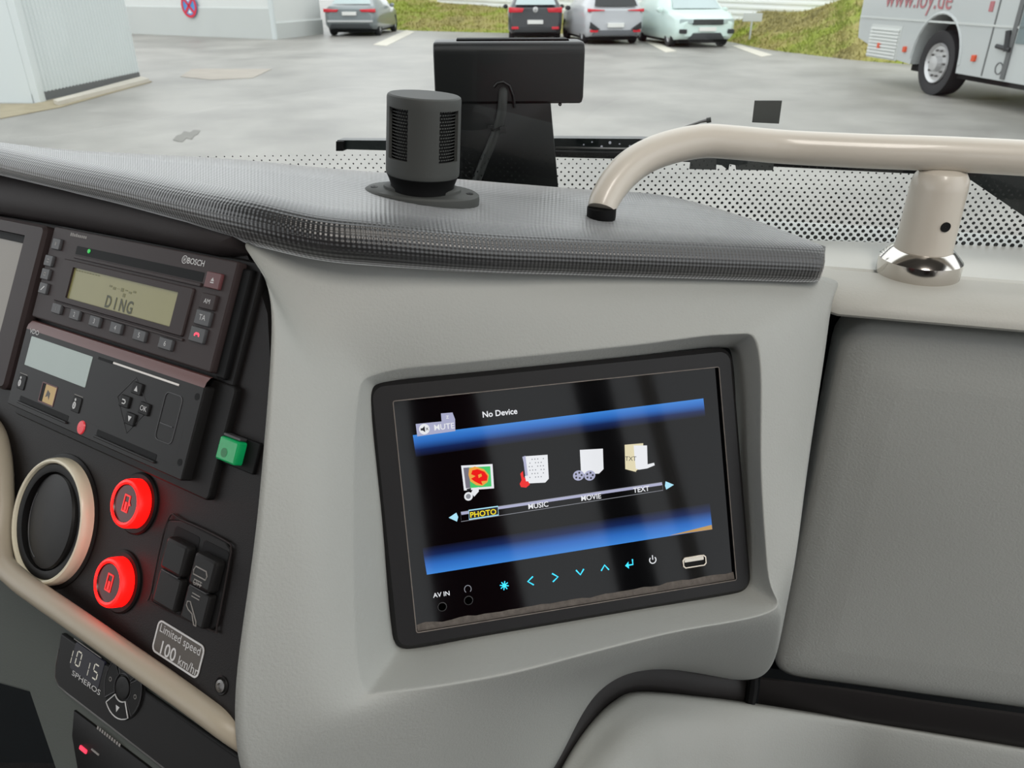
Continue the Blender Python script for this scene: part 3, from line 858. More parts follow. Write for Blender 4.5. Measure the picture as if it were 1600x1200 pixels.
for p, n_ in (((33, 597), '1'), ((118.5, 632), '2')):
    a, b = K.L(*p, T0 + .6)
    k = MB().rbox(K, a - 4.5, a + 4.5, b - 4.5, b + 4.5, T0 - .5, T0 + .6, 1, .4).build('crew_key', black_m, t)
    mb = MB(); mb.flat(K, circ(a - 1.4, b + .8, 1.7, 14, 2.2), T0 + .7); mb.flat(K, circ(a - 1.4, b - 2.6, .9, 10), T0 + .7); mb.build('driver_symbol', print_m, k, recalc=False)
    text(K, n_, a - 1.4, b + .8, 3.0, dark_m, k, T0 + .78)
    MB().rbox(K, a - 4.5, a + 4.2, b - 5.4, b - 5.0, T0 - .2, T0 + .3, .1, .1).build('key_edge', dimprint_m, k)
a, b = K.L(75, 616, T0)
w_ = MB().frame(K, rr(a - 8.5, a + 8.5, b - 6.2, b + 6.2, .6), rr(a - 7.8, a + 7.8, b - 5.5, b + 5.5, .4), T0 - 1, T0 + .25).build('card_window', keyred_m, t)
MB().rbox(K, a - 7.7, a - 4.2, b - 5.4, b + 5.4, T0 - .5, T0 + .1, .2, .05).build('window_shade', dark_m, w_)
MB().rbox(K, a - 4.2, a + 7.7, b - 5.4, b + 5.4, T0 - .5, T0 + .15, .2, .05).build('window_latch', amber_m, w_)
MB().flat(K, [(a - 1, b - 2.5), (a + 2.5, b - 1), (a + 2.5, b + 3.2), (a + .5, b + 1), (a - 2, b + 2.2)], T0 + .2).build('latch_mark', speedlabel_m, w_, recalc=False)
for p, q in (((32, 619), (106, 657)), ((152, 673), (244, 717))):
    a0, b0 = K.L(*p, T0); a1, b1 = K.L(*q, T0); bm_ = (b0 + b1) / 2
    s_ = MB().rbox(K, a0, a1, bm_ - 1.6, bm_ + 1.6, T0 - .5, T0 + .12, .8, .05).build('card_slot', dark_m, t)
    MB().rbox(K, a0 - .5, a1 + .5, bm_ + 1.8, bm_ + 3.2, T0 - .5, T0 + 1.3, .6, .5).build('slot_lip', tacho_m, s_)
a, b = K.L(127.5, 668, T0); MB().lathe(K.at(a, b, 0), [(3.6, T0), (3.2, T0 + .7), (.2, T0 + 1.0)], seg=16, sq=1.15).build('card_light', mat('dim_red_lens', (215, 50, 60), .3, emit=.25), t)
a0, b0 = K.L(176, 567, T0); a1, b1 = K.L(280, 602, T0)
MB().rbox(K, a0 + 1, a1, (b0 + b1) / 2 - .7, (b0 + b1) / 2 + .5, T0 - .2, T0 + .5, .3, .3).build('printer_lid_edge', brightline_m, t)
a2, b2 = K.L(150, 555, T0)
MB().rbox(K, a2 + 3, a0, (b0 + b1) / 2 - .8, (b0 + b1) / 2 + .8, T0 - .2, T0 + .15, .3, .1).build('lid_gap', dark_m, t)
dm = [K.L(*p, T0) for p in ((213, 590), (184, 620), (198, 677), (233, 640))]
MB().tube([K.P(*p, T0) for p in dm], .00025, 6, closed=True).build('keypad_groove', dimprint_m if False else key_m, t)
for p, sh in (((213, 607), [[(-1.6, 1.5), (1.6, 1.5), (0, -1.6)]]), ((193.5, 627), [[(-1.8, -1.2), (.8, -1.2), (1.8, -.2), (1.8, .6), (.8, 1.5), (-1.5, 1.5), (-1.5, .9), (.6, .9), (1.1, .3), (.6, -.5), (-1.8, -.5)]]), ((202, 654.5), [[(-1.6, -1.5), (1.6, -1.5), (0, 1.6)]])):
    key(K, p, 9, 6.5, T0, black_m, t, shape=sh, rise=1.2)
key(K, (224, 638.5), 9, 6.5, T0, black_m, t, 'OK', 4.0, rise=1.2)
a, b = K.L(264, 653, T0)
MB().frame(K, rr(a - 7.5, a + 7.5, b - 13, b + 13, 3), rr(a - 7.1, a + 7.1, b - 12.6, b + 12.6, 2.8), T0 - .5, T0 + .35, .1).build('printer_button_rim', key_m, t)
MB().rbox(K, a - 6, a + 5, b + 3.6, b + 4.2, T0 - .3, T0 + .4, .2, .1).build('button_notch', dimprint_m if False else key_m, t)
for p in ((308, 620), (281, 722.5)):
    a, b = K.L(*p, T0); MB().lathe(K, [(1.9, T0), (1.9, T0 + .1), (.1, T0 + .1)], a, b, 14).build('release_hole', dark_m, t)
MB().tube([K.W(176, 566, T0 - 0.2), K.W(302, 610, T0 - .2), K.W(273, 728, T0 - .2), K.W(130, 655, T0 - .2)], .00022, 6).build('lid_outline', dark_m, t)

# --- green switch
t = thing('push_switch', 'green lit square switch beside the tachograph corner', 'switch', K.W(370, 735, -8))
a0, b0 = K.L(344, 680, -1); a1, b1 = K.L(364, 731, -1)
MB().rbox(K, a0 - 1.2, a1 + 9, b0 - 2, b1 + 1, -9, -6, 1, .6).build('housing', dark_m, t)
l_ = MB().rbox(K, a0, a1, b0, b1 - 1, -7, -1, 1.2, 1.0).build('lens', green_m, t)
a, b = (a0 + a1) / 2 - 1.5, (b0 + b1) / 2 + 1
MB().lathe(K, [(2.4, -.9), (.1, -.88)], a, b, 14).build('lens_mark', mat('green_mark', (8, 118, 62), .4), l_)
MB().rbox(K, a0 + 1, a1 - 1, b0 - 1.8, b0 - .4, -7, -2.0, .4, .3).build('clip', key_m, t)

# --- round air vent
t = thing('air_vent', 'round black air vent with cream ring beside the red buttons', 'vent', K.W(80, 920, -8))
va, vb = K.L(72.5, 814, -1)
VR = (K.L(126, 814, -1)[0] - K.L(19, 814, -1)[0]) / 2
print('vent radius', VR)
MB().lathe(K, [(VR + 6, -9), (VR + 6, -7.4), (VR + 5, -6.8), (VR + 2, -6.8)], va, vb, 56).build('socket', black_m, t)
MB().lathe(K, [(VR + 3.6, -9), (VR + 3.6, -4), (VR + 3.2, -1.8), (VR + 2.2, -.4), (VR + 1.2, -.1), (VR + .3, -.6), (VR, -2), (VR, -6)], va, vb, 64).build('ring', mat('cream_ring', (222, 214, 190), .35, coat=.2), t)
MB().lathe(K, [(VR, -3), (VR - .6, -2), (VR - 3, -1.8), (VR - 5, -2.4), (VR - 5.4, -8), (.2, -8)], va, vb, 56).build('inner_rim', black_m, t)
f2 = Fr(K.P(va, vb, -4), (K.ex * math.cos(rad(6)) + K.ez * math.sin(rad(6))), K.ey, (K.ez * math.cos(rad(6)) - K.ex * math.sin(rad(6))))
MB().lathe(f2, [(VR - 5.5, -3), (VR - 5.6, .2), (VR - 6.5, 1.4), (VR - 12, 2.6), (VR - 22, 3.6), (.2, 4)], 0, 0, 56).build('flap', tacho_m, t)
arc_ = [f2.P(-27 * math.cos(u) + 4, 27 * math.sin(u), 2.4 + .8 * math.sin(u)) for u in [rad(-60 + i * 12) for i in range(14)]]
MB().tube([f2.P((VR - 10) * math.cos(rad(100 + i * 9)), (VR - 10) * math.sin(rad(100 + i * 9)), 2.3) for i in range(13)], .0003, 6).build('flap_groove', key_m, t)

# --- red lit push buttons
for i, (p, lb) in enumerate((((195.5, 786.5), 'upper red lit round button next to the tachograph'), ((169, 910.5), 'lower red lit round button beside the rocker switches'))):
    t = thing('push_button', lb, 'button', K.W(p[0], p[1] + 40, -8), 'red lit round buttons')
    a, b = K.L(*p, 0)
    MB().lathe(K, [(17, -9), (17, -7), (16, -6.2), (13.6, -6.2)], a, b, 40).build('socket', black_m, t)
    MB().lathe(K, [(13.4, -8), (13.4, -3), (13.2, -1), (12.6, .2), (11.4, .6), (10.4, .2)], a, b, 48).build('lit_ring', redglow_m, t)
    c_ = MB().lathe(K, [(10.4, .1), (9.8, -.6), (.1, -.8)], a, b, 40).build('cap', redface_m, t)
    mb = MB()
    w, h = 2.7, 4.8
    mb.frame(K, rr(a - w, a + w, b - h, b + h, .4), rr(a - w + .9, a + w - .9, b - h + .9, b + h - .9, .2), -.7, -.4)
    mb.rbox(K, a - 1.0, a + 1.0, b - 1.0 + .2, b + h - 1, -.7, -.45, .2, .05)
    if i == 0: mb.flat(K, [(a + 2.7, b - 2), (a + 4.4, b + .2), (a + 2.7, b + .8)], -.45)
    mb.build('door_symbol', redicon_m, c_)

# --- rocker switches
t = thing('switch_housing', 'black housing plate around the pair of rocker switches', 'switch housing', K.W(300, 990, -8))
hp = [K.L(x, y, -6.5) for x, y in ((262, 812), (285, 813), (352, 845), (361, 858), (358, 880), (339, 978), (330, 985), (238, 942), (236, 925))]
MB().prism(K, hp, -9, -6.5, 1.0).build('plate', black_m, t)
MB().tube(catmull([K.P(a, b, -6.5) for a, b in hp], 4, True), .0005, 6, closed=True).build('plate_rim', brow_m, t)
for i, (tlp, trp, blp, brp, lb) in enumerate((((256, 834), (290, 851), (240, 944), (276, 960), 'blank black rocker switch nearer the red buttons'), ((303, 858), (338, 876), (281, 968), (318, 985), 'black rocker switch printed with small pale symbols'))):
    t = thing('rocker_switch', lb, 'switch', K.W(*blp, -5), 'rocker switches')
    q = [K.L(*p, -2) for p in (tlp, trp, brp, blp)]
    a0 = (q[0][0] + q[3][0]) / 2; a1 = (q[1][0] + q[2][0]) / 2; b0 = (q[0][1] + q[1][1]) / 2; b1 = (q[2][1] + q[3][1]) / 2
    MB().rbox(K, a0 - 1.2, a1 + 1.2, b0 - 5, b1 + 1, -8, -6.3, 2, .3).build('well', dark_m, t)
    bm_ = (b0 + b1) / 2
    mb = MB(); mb.prism(K, rr(a0, a1, b0, bm_ - .3, 2.5), -8, -1.5, 2.0); mb.build('upper_paddle', tacho_m, t)
    mb = MB(); mb.prism(K, rr(a0, a1, bm_ + .3, b1, 1.5), -8, -2.5, 1.2); lp = mb.build('lower_paddle', tacho_m, t)
    MB().rbox(K, a0 + 2, a1 - 3, bm_ - .25, bm_ + .25, -4, -2.0, .1, .1).build('split_line', key_m, t)
    if i == 1:
        am = (a0 + a1) / 2 - 1
        pl = [K.P(am - 5, b0 + 9, -1.4), K.P(am - 4, b0 + 7, -1.4), K.P(am + 4, b0 + 7, -1.4), K.P(am + 5.5, b0 + 9, -1.4), K.P(am + 5, b0 + 11, -1.4), K.P(am - 4.5, b0 + 11, -1.4)]
        MB().tube(pl, .00032, 6, closed=True).build('bus_symbol', dimprint_m, t)
        text(K, 'OFF', am, b0 + 14.5, 4.0, dimprint_m, t, -1.35)
        mb = MB()
        for z in (-4.2, -2.6): mb.tube([K.P(am - 3, bm_ + z, -1.4), K.P(am + 3, bm_ + z, -1.4)], .00025, 6)
        for z in (3.0, 4.6): mb.tube([K.P(am - 3, bm_ + z, -2.4), K.P(am + 3, bm_ + z, -2.4)], .00025, 6)
        mb.build('position_marks', dimprint_m, t)
        pl = [K.P(am + x, bm_ + y, -2.4) for x, y in ((-5, 8), (-3, 7.4), (4.6, 15), (5.2, 17), (3.6, 17), (.5, 12.5), (-3, 11.5), (-5, 10))]
        MB().tube(pl, .0003, 6, closed=True).build('lever_symbol', dimprint_m, t)

# --- speed sticker and screw
t = thing('speed_label', 'small sticker reading Limited speed 100 km/hr', 'sticker', K.W(280, 1040, -8))
q = [K.L(*p, -7.6) for p in ((248, 966.5), (319.5, 1009), (309.5, 1064), (237, 1016))]
a0 = (q[0][0] + q[3][0]) / 2; a1 = (q[1][0] + q[2][0]) / 2; b0 = (q[0][1] + q[1][1]) / 2; b1 = (q[2][1] + q[3][1]) / 2
MB().rbox(K, a0, a1, b0, b1, -8, -7.7, 3, .05).build('backing', speedlabel_m, t)
MB().frame(K, rr(a0, a1, b0, b1, 3.2), rr(a0 + .9, a1 - .9, b0 + .9, b1 - .9, 2.5), -7.9, -7.5).build('border', print_m, t)
am, bm_ = (a0 + a1) / 2, (b0 + b1) / 2
text(K, 'Limited speed', am, bm_ - 4.6, 6.0, dimprint_m if False else print_m, t, -7.55, sx=1.0)
text(K, '100', am - 7, bm_ + 4.4, 9.5, print_m, t, -7.55, bold=.01)
text(K, 'km/hr', am + 10.5, bm_ + 5.0, 6.6, print_m, t, -7.55)
t = thing('panel_screw', 'recessed steel screw at the lower corner of the console', 'screw', K.W(344, 1080, -8))
a, b = K.L(344, 1072, -7)
MB().lathe(K, [(4.6, -8), (4.6, -7.6), (4.2, -7.2), (3.4, -7.5)], a, b, 24).build('washer', black_m, t)
MB().lathe(K, [(3.2, -8), (3.0, -6.8), (1.6, -6.4), (1.2, -7.2), (.1, -7.2)], a, b, 24).build('head', steel_m, t)

# --- lower console: heater control and the unit under it
LCN = -24
t = thing('lower_console', 'dark grey lower console under the cream moulding', 'console', K.W(150, 1190, LCN))
pts = [K.L(x, y, LCN) for x, y in ((-120, 830), (20, 915), (120, 975), (380, 1165), (400, 1300), (400, 1420), (140, 1420), (85, 1200), (45, 1082), (-120, 1035))]
MB().prism(K, pts, LCN - 25, LCN, 1.5).build('panel', footm, t)
t = thing('heater_control', 'black heater control with clock reading 10 15 and round keypad', 'control unit', K.W(200, 1150, LCN))
hp = [K.L(x, y, LCN + 3) for x, y in ((95, 990), (380, 1190), (388, 1270), (330, 1262), (250, 1200), (100, 1082), (87, 1068), (85, 1055))]
MB().prism(K, hp, LCN, LCN + 3, .8).build('face', tacho_m, t)
MB().tube([K.P(*K.L(*p, LCN + 3), LCN + 2.6) for p in ((92, 1015), (87, 1040), (86, 1058), (92, 1072), (104, 1083), (160, 1126), (254, 1199), (300, 1236))], .0007, 8).build('silver_edge', steel_m, t)
cq = [K.L(*p, LCN + 3) for p in ((118, 1002), (160, 1032), (152, 1074), (110, 1045))]
a0 = (cq[0][0] + cq[3][0]) / 2; a1 = (cq[1][0] + cq[2][0]) / 2 + 2; b0 = (cq[0][1] + cq[1][1]) / 2; b1 = (cq[2][1] + cq[3][1]) / 2
ck = MB().rbox(K, a0, a1, b0, b1, LCN + 2, LCN + 3.2, 1, .1).build('clock_display', e_navy, t)
SEG = {'1': 'bc', '0': 'abcdef', '5': 'afgcd'}
def sevenseg(fr, ch, a, b, w, h, c, m, parent):
    th = w * .17; mb = MB()
    bars = {'a': (a, b, 1), 'g': (a, b + h / 2, 1), 'd': (a, b + h, 1), 'f': (a, b, 0), 'b': (a + w, b, 0), 'e': (a, b + h / 2, 0), 'c': (a + w, b + h / 2, 0)}
    for sgm in SEG[ch]:
        x, y, hor = bars[sgm]
        if hor: mb.rbox(fr, x + th * .7, x + w - th * .7, y - th / 2, y + th / 2, c, c + .1, .2, .03)
        else: mb.rbox(fr, x - th / 2, x + th / 2, y + th * .5, y + h / 2 - th * .5, c, c + .1, .2, .03)
    mb.build('digit', m, parent)
for ch, p in (('1', (110, 1015.5)), ('0', (121.5, 1019.5)), ('1', (136, 1034.5)), ('5', (148, 1039.5))):
    a, b = K.L(*p, LCN + 3.3)
    sevenseg(K, ch, a, b - 1.0, 4.4 if ch != '1' else 3.0, 8.0, LCN + 3.25, e_seg, ck)
aa, bb_ = K.L(134, 1067, LCN + 3.2); text(K, 'SPHEROS', aa, bb_, 4.2, print_m, t, LCN + 3.15, sx=1.75)
MB().tube([K.W(116, 998, LCN + 3.2), K.W(158, 1028, LCN + 3.2)], .0003, 6).build('display_edge', dimprint_m, t)
wa, wb = K.L(194.5, 1074, LCN + 3.2)
wh = MB().lathe(K, [(17.5, LCN + 2.5), (17.2, LCN + 3.5), (16, LCN + 3.8), (.1, LCN + 3.8)], wa, wb, 40).build('keypad', black_m, t)
def sector(r0, r1, a0, a1, n=8):
    return [(wa + r1 * math.cos(rad(a0 + (a1 - a0) * i / n)), wb + r1 * math.sin(rad(a0 + (a1 - a0) * i / n))) for i in range(n + 1)] + [(wa + r0 * math.cos(rad(a1 - (a1 - a0) * i / n)), wb + r0 * math.sin(rad(a1 - (a1 - a0) * i / n))) for i in range(n + 1)]
for q_, m_ in ((90, print_m), (0, key_m), (180, key_m), (270, key_m)):
    sp_ = sector(7.5, 16.5, q_ - 40, q_ + 40)
    k = MB().prism(K, sp_, LCN + 3.5, LCN + 4.3, .3).build('keypad_key', black_m, wh)
    MB().tube([K.P(a, b, LCN + 4.3) for a, b in sp_], .00035, 6, closed=True).build('key_outline', m_, wh)
for dx, dy, sg in ((0, 12, 1), (0, -12, -1)):
    MB().flat(K, [(wa - 1.8 + dx, wb + dy - 1.6 * sg), (wa + 1.8 + dx, wb + dy - 1.6 * sg), (wa + dx, wb + dy + 1.8 * sg)], LCN + 4.45).build('arrow', print_m, wh, recalc=False)
for dx in (-12, 12):
    MB().lathe(K, [(1.3, LCN + 4.4), (.9, LCN + 4.45)], wa + dx, wb, 10).build('symbol', dimprint_m, wh)
MB().lathe(K, [(6.3, LCN + 3.6), (6.0, LCN + 4.6), (4.8, LCN + 4.9), (.1, LCN + 4.7)], wa, wb, 28).build('centre_key', tacho_m, wh)
t = thing('control_box', 'black control box with a small red light at the bottom left', 'control unit', K.W(150, 1195, LCN))
hp = [K.L(x, y, LCN + 1.5) for x, y in ((115, 1110), (262, 1222), (300, 1290), (150, 1290), (122, 1210), (112, 1150))]
MB().prism(K, hp, LCN, LCN + 1.5, .5).build('face', black_m, t)
a, b = K.L(170, 1151, LCN + 1.6)
mb = MB()
for k in range(10): mb.rbox(K, a - 12 + k * 2.4, a - 10.4 + k * 2.4, b - .9, b + .9, LCN + 1.5, LCN + 1.62, .3, .03)
mb.build('small_print', dimprint_m, t)
a, b = K.L(130.5, 1171, LCN + 1.6); MB().rbox(K, a - 3.6, a + 3.6, b - 1.2, b + 1.2, LCN + 1.3, LCN + 2.2, .6, .3).build('red_light', redled_m, t)
a, b = K.L(149, 1175, LCN + 1.6); MB().rbox(K, a - 3.8, a + 3.8, b - .5, b + .5, LCN + 1.3, LCN + 2.0, .3, .2).build('grey_mark', dimprint_m, t)

# ================================================================== MONITOR
t = mon = thing('monitor', 'black framed monitor showing a media menu in the grey fascia', 'monitor', S.W(880, 1000, -7))
q = [S.L(*p, 0) for p in ((578, 598), (1150, 541), (1173, 925), (611, 1022))]
sa0 = (q[0][0] + q[3][0]) / 2; sa1 = (q[1][0] + q[2][0]) / 2; sb0 = (q[0][1] + q[1][1]) / 2; sb1 = (q[2][1] + q[3][1]) / 2
q = [S.L(*p, 0) for p in ((617, 627), (1132, 572), (1142, 906), (648, 991))]
ia0 = (q[0][0] + q[3][0]) / 2; ia1 = (q[1][0] + q[2][0]) / 2; ib0 = (q[0][1] + q[1][1]) / 2; ib1 = (q[2][1] + q[3][1]) / 2
MB().frame(S, rr(sa0, sa1, sb0, sb1, 9, 6), rr(ia0, ia1, ib0, ib1, 1.0, 6), -12, 0, 2.5, -5).build('bezel', mat('satin_black_bezel', (22, 21, 22), .42, spec=.3, bump=(1600, .1, .0003), var=.1), t)
MB().tube([S.P(a, b, 0.05) for a, b in rr(ia0, ia1, ib0, ib1, 1.0, 2)], .00028, 6, closed=True).build('worn_edge', mat('worn_edge_grey', (120, 112, 106), .6, var=.5, vscale=200), t)
G0 = -2.2
gl = MB().rbox(S, ia0 - 1, ia1 + 1, ib0 - 1, ib1 + 1, -8, G0, .8, .1).build('glass', gloss_m, t)
def UI(px): return S.L(*px, G0 + .1)
def uipoly(pxs, m, name, c=.06):
    return MB().flat(S, [S.L(*p, G0 + c) for p in pxs], G0 + c).build(name, m, gl, recalc=False)
def uiquad_uv(pxs, m, name, uv, c=.05):
    mb = MB().flat(S, [S.L(*p, G0 + c) for p in pxs], G0 + c)
    return mb.build(name, m, gl, recalc=False, uvs=uv)
uiquad_uv([(645, 680), (1099, 622.5), (1102, 650), (650, 714)], e_blue, 'blue_band', [(0, 0), (1, 0), (1, 1), (0, 1)])
uiquad_uv([(667, 898), (1113, 827), (1109, 786), (660, 856)], e_blue, 'blue_band', [(0, 0), (1, 0), (1, 1), (0, 1)])
uipoly([(1045, 837), (1112, 820), (1113, 827)], e_gold, 'gold_sliver', .1)
def uitext(s, px, px2, m, size, c=.12, sx=1.0, bold=.0):
    a, b = S.L(*px, G0 + c)
    return text(S, s, a, b, size, m, gl, G0 + c, sx=sx, bold=bold)
uitext('No Device', (781, 645.5), None, e_white, 4.6, sx=.98, bold=.02)
uipoly([(649.5, 662.5), (690, 658.5), (689, 646), (707, 644.5), (711, 655), (711.5, 673.5), (652, 682)], e_lav, 'mute_box', .08)
uitext('MUTE', (694, 667), None, e_white, 4.4, c=.14, bold=.01)
uitext('z', (699, 651), None, e_white, 3.6, c=.14)
a, b = UI((663, 670.5))
MB().flat(S, circ(a, b, 2.9, 20), G0 + .12).build('speaker_disc', e_white, gl, recalc=False)
MB().flat(S, [(a - 2, b - .6), (a - 1, b - .6), (a + .3, b - 1.7), (a + .3, b + 1.7), (a - 1, b + .6), (a - 2, b + .6)], G0 + .16).build('speaker_symbol', e_dark, gl, recalc=False)
text(S, 'x', a + 1.5, b - .2, 3.2, e_dark, gl, G0 + .16)
# photo icon
uipoly([(720.5, 727.5), (769.5, 725), (772, 763), (725, 766.5)], e_white, 'photo_frame', .08)
uipoly([(724, 731), (766, 728.5), (768, 760), (728, 763)], e_grn, 'photo_picture', .11)
uipoly([(724, 731), (733, 730.3), (735, 762.5), (728, 763)], e_purple, 'photo_shade', .12)
uipoly([(733, 732), (742, 729), (756, 733), (764, 742), (762, 753), (754, 759), (744, 758), (735, 752), (732, 742)], e_org, 'photo_halo', .14)
uipoly([(738, 735), (746, 733), (757, 737), (762, 744), (761, 751), (752, 752), (754, 758), (747, 755), (741, 752), (736, 748), (743, 744), (736, 741)], e_red, 'photo_flower', .17)
uipoly([(747, 742), (752, 740), (753, 744), (748, 747)], e_org, 'flower_heart', .2)
a, b = UI((732, 775.5))
MB().flat(S, circ(a, b, 2.4, 18), G0 + .2).build('camera_lens', e_white, gl, recalc=False)
MB().flat(S, circ(a - .1, b, 1.4, 14), G0 + .23).build('lens_glass', e_grey, gl, recalc=False)
uipoly([(736, 770), (740, 763), (748, 761), (748, 768), (741, 776)], e_white, 'camera_body', .2)
uipoly([(729, 764), (736, 762.5), (736, 766), (730, 767)], e_dark, 'camera_flash', .21)
# music icon
uipoly([(820, 713), (855.5, 710.5), (857.5, 748), (852, 754), (822, 755.5)], e_white, 'score_page', .08)
mb = MB()
for r in range(6):
    for k in range(6):
        if (r * 5 + k * 3) % 4 == 0: continue
        a, b = UI((827 + k * 4.4 + (r % 2), 718 + r * 5.6 - k * .3)); mb.flat(S, circ(a, b, .38, 6), G0 + .11)
mb.build('score_notes', e_grey, gl, recalc=False)
uipoly([(813, 740), (817, 736), (818, 745), (824, 750), (828, 757), (822, 762), (814, 761), (812, 756), (815, 750)], e_red, 'guitar_body', .12)
uipoly([(816, 714), (821, 712), (825, 744), (821, 746), (818, 722)], e_lav, 'guitar_neck', .14)
uipoly([(820, 744), (825, 743), (828, 752), (822, 752)], e_white, 'guitar_plate', .15)
# movie icon
uipoly([(906, 703), (942, 701), (943, 733), (936, 740), (908, 741)], e_white, 'film_page', .08)
for cx in (904, 921.5):
    a, b = UI((cx, 743)); MB().flat(S, circ(a, b, 3.3, 20, 2.9), G0 + .12).build('film_reel', e_lav, gl, recalc=False)
    mb = MB()
    for k in range(5): mb.flat(S, circ(a + 1.8 * math.cos(k * 1.257), b + 1.6 * math.sin(k * 1.257), .62, 8), G0 + .15)
    mb.build('reel_holes', e_dark, gl, recalc=False)
# text icon
uipoly([(976, 695), (1005, 692.5), (1005, 728), (992, 737), (977, 733)], e_cream, 'book_cover', .08)
uipoly([(990, 696), (1011, 696), (1012, 729), (993, 733)], e_white, 'book_page', .11)
uipoly([(976.5, 695), (990, 699), (994, 737.5), (977.5, 730)], e_cream, 'book_front', .14)
a, b = UI((985.5, 717)); text(S, 'TXT', a, b, 3.6, e_dark, gl, G0 + .17, rot=.12)
uipoly([(993, 731), (1010, 726), (1022, 723), (1023, 727), (1011, 732), (998, 734)], e_white, 'book_pen', .17)
# menu bar
uipoly([(720, 800), (1034, 753.5), (1035, 758), (721, 804.5)], e_lav, 'menu_bar_top', .08)
a = [S.W(x, y, G0 + .1) for x, y in ((720, 800), (1034.5, 753.5), (1036, 766), (720.5, 815))]
MB().tube(a, .00016, 6, closed=True).build('menu_outline', e_grey, gl)
a = [S.W(x, y, G0 + .16) for x, y in ((732.5, 797.5), (778, 791.2), (779, 804.5), (733, 811.5))]
MB().flat(S, [S.L(x, y, G0 + .13) for x, y in ((732.5, 797.5), (778, 791.2), (779, 804.5), (733, 811.5))], G0 + .13).build('photo_box', e_dark, gl, recalc=False)
MB().tube(a, .00032, 6, closed=True).build('photo_box_rim', e_pale, gl)
uitext('PHOTO', (755, 802.5), None, e_yel, 4.3, c=.2, bold=.015)
uitext('MUSIC', (841, 790), None, e_white, 4.1, c=.2, bold=.015)
uitext('MOVIE', (923.5, 777.3), None, e_white, 4.1, c=.2, bold=.015)
uitext('TEXT', (1002, 765), None, e_white, 4.1, c=.2, bold=.015)
uipoly([(701, 809), (713, 801), (716, 808), (714, 815)], e_pale, 'arrow', .1)
uipoly([(1053, 757.5), (1040, 752), (1039, 759), (1041, 765)], e_pale, 'arrow', .1)
# touch keys
def stroke(px, pts, m, name, r=.00042, closed=False):
    a, b = S.L(*px, G0 + .1)
    return MB().tube([S.P(a + x, b + y, G0 + .05) for x, y in pts], r, 6, closed=closed).build(name, m, gl)
a, b = S.L(788, 915, G0 + .1)
mb = MB()
for k in range(4):
    u = k * math.pi / 4 + .2; mb.tube([S.P(a - 2.5 * math.cos(u), b - 2.5 * math.sin(u), G0 + .05), S.P(a + 2.5 * math.cos(u), b + 2.5 * math.sin(u), G0 + .05)], .0003, 6)
mb.lathe(S, [(1.2, G0 + .05), (.9, G0 + .35), (.1, G0 + .36)], a, b, 12)
mb.build('brightness_key', e_cyan, gl)
stroke((829, 908), [(1.6, -2.4), (-1.6, 0), (1.6, 2.4)], e_cyan, 'left_key')
stroke((867.5, 902), [(-1.6, -2.4), (1.6, 0), (-1.6, 2.4)], e_cyan, 'right_key')
stroke((906.5, 894), [(-2.3, -1.5), (0, 1.5), (2.3, -1.5)], e_cyan, 'down_key')
stroke((945, 887), [(-2.3, 1.5), (0, -1.5), (2.3, 1.5)], e_cyan, 'up_key')
stroke((983, 880.5), [(2.2, -2.2), (2.2, .9), (-2.0, .9)], e_cyan, 'enter_key')
a, b = S.L(983, 880.5, G0 + .1); MB().flat(S, [(a - 2.6, b + .9), (a - .4, b - 1.2), (a - .4, b + 2.9)], G0 + .3).build('enter_arrow', e_cyan, gl, recalc=False)
stroke((1020, 875), [(2.0 * math.sin(u), -2.0 * math.cos(u)) for u in [rad(45 + i * 30) for i in range(10)]], e_white, 'power_key', .0003)
stroke((1020, 875), [(0, -2.8), (0, -.2)], e_white, 'power_stroke', .0003)
a, b = S.L(690, 929, G0 + .1); text(S, 'AV IN', a, b, 3.6, e_white, gl, G0 + .08, bold=.01)
stroke((731, 920.5), [(1.9 * math.cos(u), 2.1 * math.sin(u)) for u in [rad(130 + i * 28) for i in range(11)]], e_grey, 'headphone_symbol', .0002)
for p in ((691, 948), (732, 938)):
    a, b = S.L(*p, G0); MB().lathe(S, [(2.6, G0 - .3), (2.5, G0 + .25), (2.2, G0 + .3)], a, b, 20).build('jack_socket', key_m, t); MB().lathe(S, [(2.25, G0 + .12), (.1, G0 + .12)], a, b, 20).build('jack_hole', hole_m, t)
# usb socket
a0, b0 = S.L(1065, 870, G0); a1, b1 = S.L(1104, 884, G0); b0, b1 = (b0 + b1) / 2 - 3.4, (b0 + b1) / 2 + 3.4
us = MB().frame(S, rr(a0, a1, b0, b1, 1.4, 1), rr(a0 + .8, a1 - .8, b0 + .8, b1 - .8, 1.0, 1), G0 - 1, G0 + .9, .2).build('usb_socket', mat('nickel', (206, 196, 182), .25, metal=.9), t)
MB().rbox(S, a0 + .8, a1 - .8, b0 + .8, b1 - .8, G0 - .8, G0 + .1, .6, .05).build('socket_void', dark_m, us)
MB().rbox(S, a0 + 1.4, a1 - 1.6, b0 + 1.0, b0 + 3.2, G0 - .5, G0 + .5, .3, .1).build('socket_tongue', mat('white_tongue', (226, 222, 212), .5), us)
